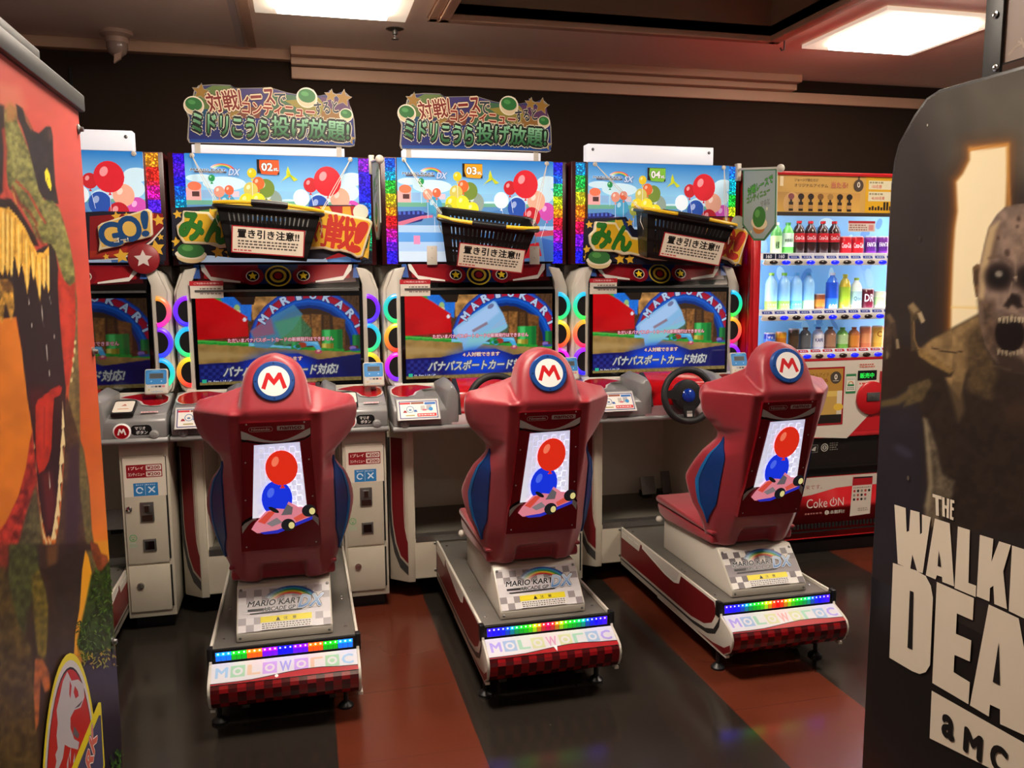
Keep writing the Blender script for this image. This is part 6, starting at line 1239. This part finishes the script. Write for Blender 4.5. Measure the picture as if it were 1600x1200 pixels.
    f([(55, 634), (58, 626), (78, 610), (91, 602), (97, 606), (94, 616), (84, 622), (82, 650), (80, 700), (76, 720), (68, 736), (60, 740), (56, 720), (55, 680)], 'ac2a1a', 2, 1, .25); f([(60, 636), (76, 628), (74, 690), (66, 715), (60, 680)], 'c43828', 6, .7); cv.line([(69, 635), (68, 700)], 1.6, '7a1c14', 2, .7)
    f([(101, 636), (104, 618), (125, 688), (130, 702), (139, 760), (143, 835), (156, 900), (152, 960), (90, 980), (78, 900), (86, 850), (93, 812), (97, 760), (100, 700)], '4a3626', 3, 1, .5, 11, 8)
    f([(107, 700), (122, 692), (124, 780), (120, 900), (100, 900), (102, 800)], '38262e', 8, .9); f([(124, 690), (130, 702), (138, 760), (143, 830), (156, 905), (146, 905), (136, 860), (128, 800), (124, 760)], '5e5430', 4, 1, .5, 12, 6)
    for (ax, ay), (bx, by) in zip([(98, 632), (99, 665), (97, 690), (95, 720), (93, 750), (91, 778), (88, 802), (85, 822)], [(99, 668), (97, 696), (95, 724), (93, 754), (91, 782), (88, 806), (85, 826), (82, 842)]): f([(ax - 1, ay - 4), (ax + 2.6, by), (bx - 3.2, by + 2)], 'e0cc98', 1.2)
    for (ax, ay), (bx, by) in zip([(50, 670), (53, 700), (56, 735), (58, 762), (60, 786), (64, 812), (68, 832), (75, 838)], [(53, 702), (56, 738), (58, 764), (61, 790), (65, 816), (69, 842), (74, 852), (79, 850)]): f([(ax - 1.5, ay - 3), (bx + 1.2, by), (bx - 2.2, by + 1)], 'dcc48c', 1.2)
    for pts in ([(43, 462), (45, 475)], [(49, 505), (49.5, 511)], [(64, 478), (68, 512)], [(72, 540), (74, 562)], [(84, 522), (85, 530)], [(77, 462), (79, 476)], [(76, 578), (77, 588)], [(75, 735), (76, 745), (78, 763)]): cv.line(pts, .9, 'b8b0a8', 1)
    f([(50, 672), (46, 692), (40, 732), (28, 776), (8, 818), (-60, 900), (-60, 1000), (20, 890), (48, 840), (62, 806), (57, 742)], '982c20', 3, 1, .7, 13, 8); f([(56, 756), (48, 778), (40, 802), (28, 850), (22, 905), (60, 905), (68, 860), (62, 805)], '504a30', 7, 1, .6, 14, 6)
    f([(-60, 852), (70, 850), (150, 850), (156, 862), (133, 860), (128, 880), (127, 920), (121, 980), (116, 1024), (95, 1040), (80, 1230), (-60, 1400)], '2a1f18', 4, .95, .4)
    f([(-60, 850), (14, 848), (16, 880), (0, 900), (-60, 930)], '8a3020', 8, .8, .5); f([(14, 850), (56, 850), (62, 900), (42, 960), (38, 1005), (20, 985), (12, 900)], '3e4222', 7, 1, .7, 15, 7); f([(-60, 900), (6, 885), (28, 975), (48, 1010), (56, 1100), (62, 1230), (-60, 1400)], '4c3c1e', 8, 1, .7, 16, 9)
    f([(48, 902), (60, 890), (70, 920), (75, 950), (73, 1000), (71, 1030), (58, 1022), (52, 960)], '64561f', 5, 1, .6, 17, 6); f([(54, 1030), (66, 1030), (77, 1052), (78, 1076), (70, 1082), (63, 1062), (60, 1130), (55, 1142), (52, 1080)], 'a0582a', 3, 1, .5); f([(72, 855), (90, 850), (88, 880), (74, 885)], '6a4424', 6, .8)
    f([(133, 860), (138, 870), (144, 900), (149, 930), (141, 960), (135, 975), (125, 1022), (115, 1024), (117, 990), (124, 950), (128, 890)], 'dc981e', 1.5); f([(146, 845), (176, 845), (178, 872), (168, 890), (160, 868), (150, 862)], 'd28a1e', 3)
    f([(140, 845), (152, 850), (158, 865), (167, 868), (173, 900), (171, 916), (166, 892), (163, 926), (157, 900), (150, 885), (144, 870)], '7c3c1c', 2, 1, .5); f([(142, 898), (160, 890), (176, 868), (180, 1015), (166, 1042), (130, 1036), (120, 1004), (134, 940)], '26380f', 5, 1, .9, 18, 6)
    f([(126, 1036), (184, 1014), (194, 1230), (140, 1230)], '1f1b24', 5)
    pr = cv.part('beast_picture', pn, mat('panel_print', rough=.45, attr=True, spec=.18), 1, 'roaring toothed beast picture on orange')
    def art(m):
        m.plane((XL, 0, 0), (0, 1, 0), (0, 0, 1), n=.0012, st=.000008); m.clip = (.36, .005, 2.124, Z1 - .006)
        P = lambda pts, c: m.P([q(*p) for p in pts], c)
        rnd = random.Random(7)
        for i in range(330):
            x = rnd.uniform(120, 180); y = rnd.uniform(885, 1040) if x > 142 else rnd.uniform(965, 1036); a = rnd.uniform(-1.2, 1.2); l = rnd.uniform(4, 11); w_ = rnd.uniform(.8, 2.0)
            dx, dy = math.sin(a) * l, math.cos(a) * l; P([(x, y), (x + dx / 2 + w_, y + dy / 2), (x + dx, y + dy), (x + dx / 2 - w_, y + dy / 2)], rnd.choice(['2c4a14', '3a5e1c', '22380f', '4c6c20', '1a2c0c', '3e5418', '557a28']) if y < 1012 else rnd.choice(['8a8a28', 'a08428', '4c6020']))
        for i in range(60): x = rnd.uniform(172, 192); y = rnd.uniform(1170, 1240); l = rnd.uniform(6, 14); a = rnd.uniform(-1, 1); P([(x, y), (x + math.sin(a) * l + 1.5, y - l / 2), (x + math.sin(a) * l, y - l), (x + math.sin(a) * l - 1.5, y - l / 2)], rnd.choice(['2c4a14', '3a6420', '204010']))
    part('leaf_picture', pr, art, mat('panel_print'), smooth=0, label='green leaves at the foot of the picture')
    def emblem(m):
        m.plane((XL, 0, 0), (0, 1, 0), (0, 0, 1), n=.0045, st=.00002); P = lambda pts, c: m.P([q(*p) for p in pts], c)
        OV = (1.68, .56, .195, .29)
        def oval(g, c): m.C(OV[0], OV[1], OV[2] - g, OV[3] - g * 1.1, c, 48)
        m.clip = (.36, .005, 2.124, Z1 - .006)
        oval(0, 'd0c020'); oval(.012, 'b8b4b4'); oval(.024, '141012'); oval(.028, 'a82418')
        P([(101, 1050), (108, 1064), (118, 1062), (127, 1070), (128, 1090), (122, 1106), (112, 1110), (106, 1122), (106, 1138), (112, 1155), (120, 1160), (118, 1172), (104, 1168), (97, 1164), (94, 1185), (88, 1200), (76, 1260), (70, 1300), (62, 1300), (84, 1190), (82, 1180), (86, 1170), (84, 1150), (86, 1130), (84, 1110), (90, 1085), (94, 1065)], 'a8a4a8')
        P([(105, 1064), (108, 1072), (106, 1092), (104, 1085)], 'a82418'); P([(113, 1072), (118, 1080), (119, 1088), (114, 1092), (111, 1082)], 'a82418'); P([(112, 1108), (126, 1094), (120, 1104)], '2a1414'); P([(112, 1135), (120, 1148), (118, 1155), (110, 1148)], '585458')
        for x, y in ((104, 1180), (110, 1190), (100, 1195)): P([(x, y), (x + 3, y - 14), (x + 2, y + 16)], 'a8a4a8')
        P([(150, 1098), (154, 1098), (160, 1195), (152, 1260), (90, 1330), (108, 1200)], 'd0c020'); P([(151, 1118), (154, 1118), (158, 1195), (150, 1255), (96, 1320), (112, 1212)], '40405c')
        m.clip = None; b0, b1 = q(112, 1212), q(155, 1150); a = ((b0[0] + b1[0]) / 2, (b0[1] + b1[1]) / 2 - .01); m.T('PARK', a[0] - .012, a[1] - .012, .056, 'c06050', wd=.17, bold=.05, out=[('181418', .14), ('d8d4d4', .1)], rot=30)
    part('emblem', pn, emblem, mat('panel_print'), smooth=0, label='red oval emblem with a pale skeleton')
    def scr(m):
        for x, y in ((123, 203), (146, 549), (176, 1000)): a = q(x, y); m.lathe([(.011, 0), (.011, .003), (.006, .006), (.005, .012)], (XL, a[0] - .01, a[1]), (1, 0, 0), 14)
    part('panel_screws', pn, scr, STEEL)
build_left()

def build_right():
    t = thing('zombie_cabinet', 'tall black arcade cabinet with a ghoul picture and large cream lettering', 'arcade machine', (1.95, 1.2, 0))
    q = lambda x, y: (lambda p: (-p[0], p[1]))(px_x(x, y, XR))            # panel faces -X: artwork u runs along -Y
    out = [px_x(x, y, XR) for x, y in [(1460, 141), (1440, 148), (1420, 162), (1403, 195), (1394, 240), (1390, 290), (1383, 440)]]
    yf = 1.975; prof = [(.35, .0), (yf, .0), (yf, 1.80), (1.968, 1.86)] + [(1.955, 1.90), (1.90, 1.965), (1.86, 1.998), (1.82, 2.008), (.35, 2.008)]
    pn = part('side_panel', t, lambda m: m.prism(prof, XR, XR + .02, 'x'), mat('black_panel', '1d1a19', .3, spec=.4), bevel=.003, label='printed black side panel')
    part('cabinet_body', t, lambda m: m.prism([(y - .02 if y > 1 else y, z - (.02 if z > 1 else 0)) for y, z in prof], XR + .02, XR + .9, 'x'), BLACK, smooth=0)
    cv = Canvas(np.concatenate([np.linspace(.37, 1.2, 30)[:-1], np.linspace(1.2, 1.97, 190)]), np.linspace(.72, 2.0, 320), XR)
    cv.c[:] = cv.col('2b2523'); f = cv.fill; O = cv.oval
    f([(1300, 600), (1460, 640), (1450, 900), (1300, 900)], '26232b', 60, .8); f([(1440, 120), (1700, 60), (1700, 300), (1470, 260)], '454038', 60, .9); f([(1520, 140), (1700, 90), (1700, 330), (1560, 260)], '5a5448', 50, .7)
    cv.c *= (1 + .14 * (cv.noise(30, 3) - .5))[..., None]
    win = [(1516, 232), (1575, 226), (1573, 280), (1571, 335), (1560, 420), (1540, 500), (1528, 500), (1486, 530), (1487, 477), (1490, 400), (1493, 357), (1497, 330), (1495, 284), (1505, 272), (1516, 250)]
    f(win, '5a3212', 64, .95); f(win, '9c5c1e', 30, .9); f(win, 'd89c4c', 14, .9); f(win, 'e6d8b2', 6); cv.line([(1514, 234), (1576, 226)], 5, 'b87c34', 4); cv.line([(1486, 480), (1530, 481)], 3, 'e0c070', 3, .8); cv.line([(1574, 228), (1578, 330)], 4, 'c88c3c', 5, .8)
    f([(1436, 546), (1455, 528), (1486, 514), (1530, 490), (1620, 520), (1700, 560), (1700, 830), (1452, 830), (1446, 720), (1440, 650), (1425, 600)], '2a221c', 8, 1, .3)
    f([(1434, 548), (1456, 530), (1486, 515), (1530, 492), (1536, 520), (1522, 548), (1508, 590), (1500, 622), (1482, 600), (1462, 560)], '7c6644', 7, 1, .35, 4, 12); f([(1508, 524), (1530, 502), (1540, 540), (1562, 575), (1548, 625), (1512, 610)], '4a3c28', 14, .9, .4); f([(1480, 600), (1500, 600), (1508, 640), (1498, 660)], '5a4a32', 8, .7)
    cv.line([(1456, 543), (1474, 549), (1490, 551), (1504, 549)], 2, '33281a', 2); f([(1560, 560), (1700, 580), (1700, 700), (1600, 660)], '2e2520', 30, .8); O(1600, 645, 34, 18, '3e2e22', 24, .7)
    f([(1443, 652), (1450, 655), (1464, 700), (1472, 740), (1492, 752), (1486, 780), (1470, 815), (1446, 830), (1444, 790), (1450, 760), (1448, 715)], '5c5242', 9, 1, .5, 5, 10); f([(1444, 655), (1449, 660), (1455, 712), (1458, 760), (1450, 800), (1447, 790), (1452, 755), (1449, 715)], '857a62', 5, .8)
    f([(1376, 626), (1400, 622), (1416, 612), (1430, 606), (1428, 618), (1404, 632), (1376, 636)], '5a4c30', 5, .9); f([(1420, 602), (1452, 588), (1456, 600), (1442, 626), (1412, 636)], '50442e', 6, 1, .4)
    f([(1372, 560), (1400, 536), (1431, 546), (1470, 566), (1491, 579), (1487, 589), (1450, 592), (1420, 602), (1396, 620), (1372, 626)], '2b221a', 5); f([(1431, 540), (1446, 548), (1472, 566), (1492, 579), (1484, 584), (1456, 570), (1436, 556)], '77603a', 4, 1, .3)
    f([(1424, 548), (1423, 491), (1418, 480), (1427, 472), (1438, 485), (1446, 502), (1440, 505), (1434, 497), (1430, 501), (1430, 530), (1436, 548)], '50422e', 3, 1, .4); f([(1419, 478), (1427, 473), (1436, 484), (1428, 490)], '8a7858', 4, .8); f([(1434, 490), (1440, 487), (1446, 502), (1440, 505)], 'a89878', 2, .9); cv.line([(1428, 502), (1429, 530), (1435, 545)], 1.6, '8a7048', 2, .9)
    f([(1376, 545), (1383, 495), (1390, 490), (1399, 502), (1403, 530), (1405, 544), (1400, 546), (1394, 520), (1392, 560)], '40342a', 3, 1, .4); f([(1385, 492), (1391, 490), (1398, 502), (1392, 506)], '6a5a44', 4, .8); f([(1400, 530), (1404, 530), (1406, 544), (1401, 545)], '8a7c60', 2, .9); f([(1372, 530), (1378, 520), (1384, 540), (1388, 560), (1380, 565)], '392e24', 4); f([(1385, 548), (1389, 552), (1388, 560), (1385, 560)], '7a6c54', 2, .8)
    f([(1520, 418), (1527, 412), (1533, 414), (1533, 466), (1525, 464), (1521, 440)], '5c4630', 3, 1, .4); f([(1523, 424), (1528, 420), (1529, 440), (1525, 448)], '3a2a1c', 3, .8)
    hd = [(1571, 323), (1558, 335), (1545, 355), (1538, 382), (1532, 409), (1530, 440), (1528, 466), (1531, 505), (1539, 538), (1552, 560), (1570, 580), (1610, 586), (1650, 560), (1670, 500), (1676, 420), (1660, 350), (1630, 322), (1600, 318)]
    f(hd, '77655a', 3, 1, .35, 6, 14); f([(1600, 330), (1650, 350), (1660, 400), (1600, 410), (1575, 395), (1580, 345)], '8a7464', 22, .8, .3); f([(1546, 356), (1540, 380), (1534, 412), (1531, 450), (1530, 470), (1537, 470), (1542, 430), (1552, 385), (1562, 345)], 'b49c74', 6, .9); f([(1556, 360), (1566, 350), (1556, 400), (1546, 410)], '5c4a3a', 8, .6)
    f([(1530, 470), (1552, 470), (1556, 520), (1552, 560), (1538, 536)], '4c3c2e', 14, .85, .5); f([(1552, 540), (1600, 560), (1620, 590), (1560, 585)], '2e241d', 12, .9)
    O(1561, 432, 23, 22, '241a17', 16); O(1561, 433, 14, 12, '120d0b', 10); O(1561, 428, 6, 5, '8a8478', 4, .9); O(1610, 434, 26, 22, '241a17', 16); O(1612, 435, 14, 12, '120d0b', 10); O(1613, 430, 6, 5, '8a8478', 4, .9)
    cv.line([(1544, 404), (1560, 400), (1578, 408), (1586, 418)], 4, '5a483c', 5, .8); cv.line([(1586, 398), (1588, 440)], 3, '94806c', 4, .6); O(1587, 434, 3, 2, 'b8a890', 2, .7)
    f([(1568, 478), (1582, 458), (1592, 466), (1600, 480), (1590, 482), (1582, 474), (1576, 482)], '261b17', 5); O(1586, 468, 10, 9, '201613', 6, .9); cv.line([(1582, 440), (1576, 466)], 2.5, '94806e', 3, .6)
    O(1578, 522, 27, 31, '3c2c22', 8, .9); O(1578, 522, 23, 28, '140d0b', 4)
    for i in range(7): x = 1560 + i * 6; f([(x, 493 + abs(3 - i)), (x + 5, 493 + abs(3 - i)), (x + 4, 503 + (i % 3)), (x + 1, 504)], 'b4a88c', 1.6, .9)
    for i in range(7): x = 1558 + i * 6; f([(x, 545 + 1.6 * (3 - abs(3 - i))), (x + 5, 545 + 1.6 * (3 - abs(3 - i))), (x + 4, 553 + 1.6 * (3 - abs(3 - i))), (x + 1, 554)], '9c9078', 1.6, .85)
    cv.line([(1552, 572), (1580, 578)], 2.5, '5a4c3e', 3, .6)
    for x, y, r in ((1592, 342, 3), (1590, 354, 2), (1574, 395, 4.5), (1560, 372, 2), (1610, 370, 3)): O(x, y, r, r * 1.3, '3a2a22', 4, .8)
    O(1412, 705, 16, 7, '3a3a4c', 10, .6, rot=30)
    cv.part('ghoul_picture', pn, mat('panel_print'), -1, 'ghoul with raised hand in front of a bright doorway', lambda Y, Z: Z < np.interp(Y, [.3, 1.815, 1.855, 1.895, 1.95, 1.963, 1.97], [2.004, 2.004, 1.994, 1.961, 1.896, 1.86, 1.80]))
    def letters(m):
        m.plane((XR, 0, 0), (0, -1, 0), (0, 0, 1), n=.0032, st=.00002); P = lambda pts: m.P([q(*p) for p in pts], 'd6ccb8'); c = lambda x, y: (1350 + x / 2.667, 750 + y / 2.667); PP = lambda pts: P([c(*p) for p in pts])
        PP([(290, 57), (328, 68), (328, 82), (315, 78), (317, 150), (304, 146), (302, 74), (290, 70)]); PP([(330, 70), (340, 73), (341, 104), (350, 107), (350, 76), (360, 79), (358, 160), (348, 156), (349, 120), (341, 118), (342, 154), (331, 150)]) ; PP([(364, 80), (381, 85), (381, 97), (372, 95), (372, 113), (379, 116), (379, 127), (371, 125), (371, 153), (378, 156), (377, 168), (362, 162)])
        PP([(131, 102), (178, 116), (182, 216), (192, 212), (198, 124), (236, 134), (238, 226), (246, 220), (246, 143), (283, 155), (249, 388), (226, 380), (206, 310), (197, 372), (145, 348)])
        PP([(300, 160), (362, 180), (380, 443), (331, 424), (330, 404), (308, 396), (303, 414), (262, 396)]) ; PP([(396, 193), (446, 208), (440, 428), (472, 440), (470, 487), (382, 450)])
        PP([(488, 228), (544, 245), (536, 340), (568, 255), (617, 270), (585, 380), (601, 538), (548, 516), (544, 440), (530, 450), (528, 506), (474, 484)]); PP([(622, 272), (690, 294), (690, 585), (608, 545)])
        PP([(125, 345), (220, 376), (262, 400), (283, 440), (292, 490), (280, 770), (262, 800), (236, 808), (205, 796), (110, 740)]); PP([(308, 424), (463, 492), (458, 585), (392, 555), (388, 640), (452, 668), (446, 756), (382, 728), (378, 800), (446, 842), (440, 934), (289, 845)])
        PP([(525, 518), (650, 576), (690, 800), (700, 1075), (572, 1016), (572, 955), (530, 935), (525, 985), (446, 938)]); PP([(287, 877), (700, 1110), (700, 1285), (278, 1075)])
        m.n = .0045; K = lambda pts: m.P([q(*c(*p)) for p in pts], '1d1a19')
        K([(197, 460), (212, 466), (207, 706), (187, 698)]); K([(568, 675), (573, 855), (543, 840)]); K([(318, 292), (327, 362), (313, 358)])
        m.n = .0052; b = c(358, 1030); a = q(*b); m.T('a', a[0], a[1], .052, '1d1a19', wd=.036, bold=.07, res=4); b = c(461, 1100); a = q(*b); m.T('M', a[0], a[1], .056, '1d1a19', wd=.05, bold=.09); b = c(566, 1160); a = q(*b); m.T('C', a[0] + .002, a[1], .058, '1d1a19', wd=.042, bold=.09, res=4)
    part('lettering', pn, letters, mat('panel_print'), smooth=0, label='large cream block lettering')
    def holes(m):
        for x, y, r, c_ in ((1420, 748, .008, '5a5248'), (1438, 374, .007, '302c28'), (1450, 196, .004, 'b0a898')):
            m.plane((XR, 0, 0), (0, -1, 0), (0, 0, 1), n=.001); a = q(x, y); m.C(a[0], a[1], r, r * 1.2, '0e0c0b', 14); m.C(a[0] - r * .2, a[1] + r * .2, r * .6, r * .8, c_, 12)
    part('panel_holes', pn, holes, PRINT, smooth=0)
    def brk(m):
        ya = px_x(1567, 60, XR + .012)[0]; yb = px_x(1540, 60, XR + .012)[0]; m.box(XR + .008, XR + .016, ya, yb, 1.95, 2.22)
    bk = part('topper_bracket', t, brk, mat('bracket_black', '161614', .5), bevel=.001)
    def bb(m):
        for x, y in ((1557, 23), (1557, 106)): a = px_x(x, y, XR + .008); m.lathe([(.0075, 0), (.0075, .004), (.0045, .0045), (.004, .001)], (XR + .008, a[0], a[1]), (-1, 0, 0), 14)
    part('bolts', bk, bb, CHROME)
    tp = part('topper_panel', t, lambda m: m.box(XR + .017, XR + .03, .5, px_x(1556, 60, XR + .02)[0], 2.03, 2.35), mat('topper_board', '7a665a', .45), smooth=0, label='brownish topper panel with barbed wire')
    def wire(m):
        m.plane((XR + .017, 0, 0), (0, -1, 0), (0, 0, 1), n=.0005); w_ = [q(x, y) for x, y in ((1566, 85), (1578, 72), (1590, 66), (1610, 58))]
        m.L(w_, .006, '94806e'); m.L([q(1586, 58), q(1590, 74)], .004, 'a08c7a'); m.L([q(1581, 64), q(1596, 70)], .004, 'a08c7a'); m.L([q(1590, 60), q(1612, 38)], .004, '8a7666')
    part('wire_picture', tp, wire, PRINT, smooth=0)
build_right()
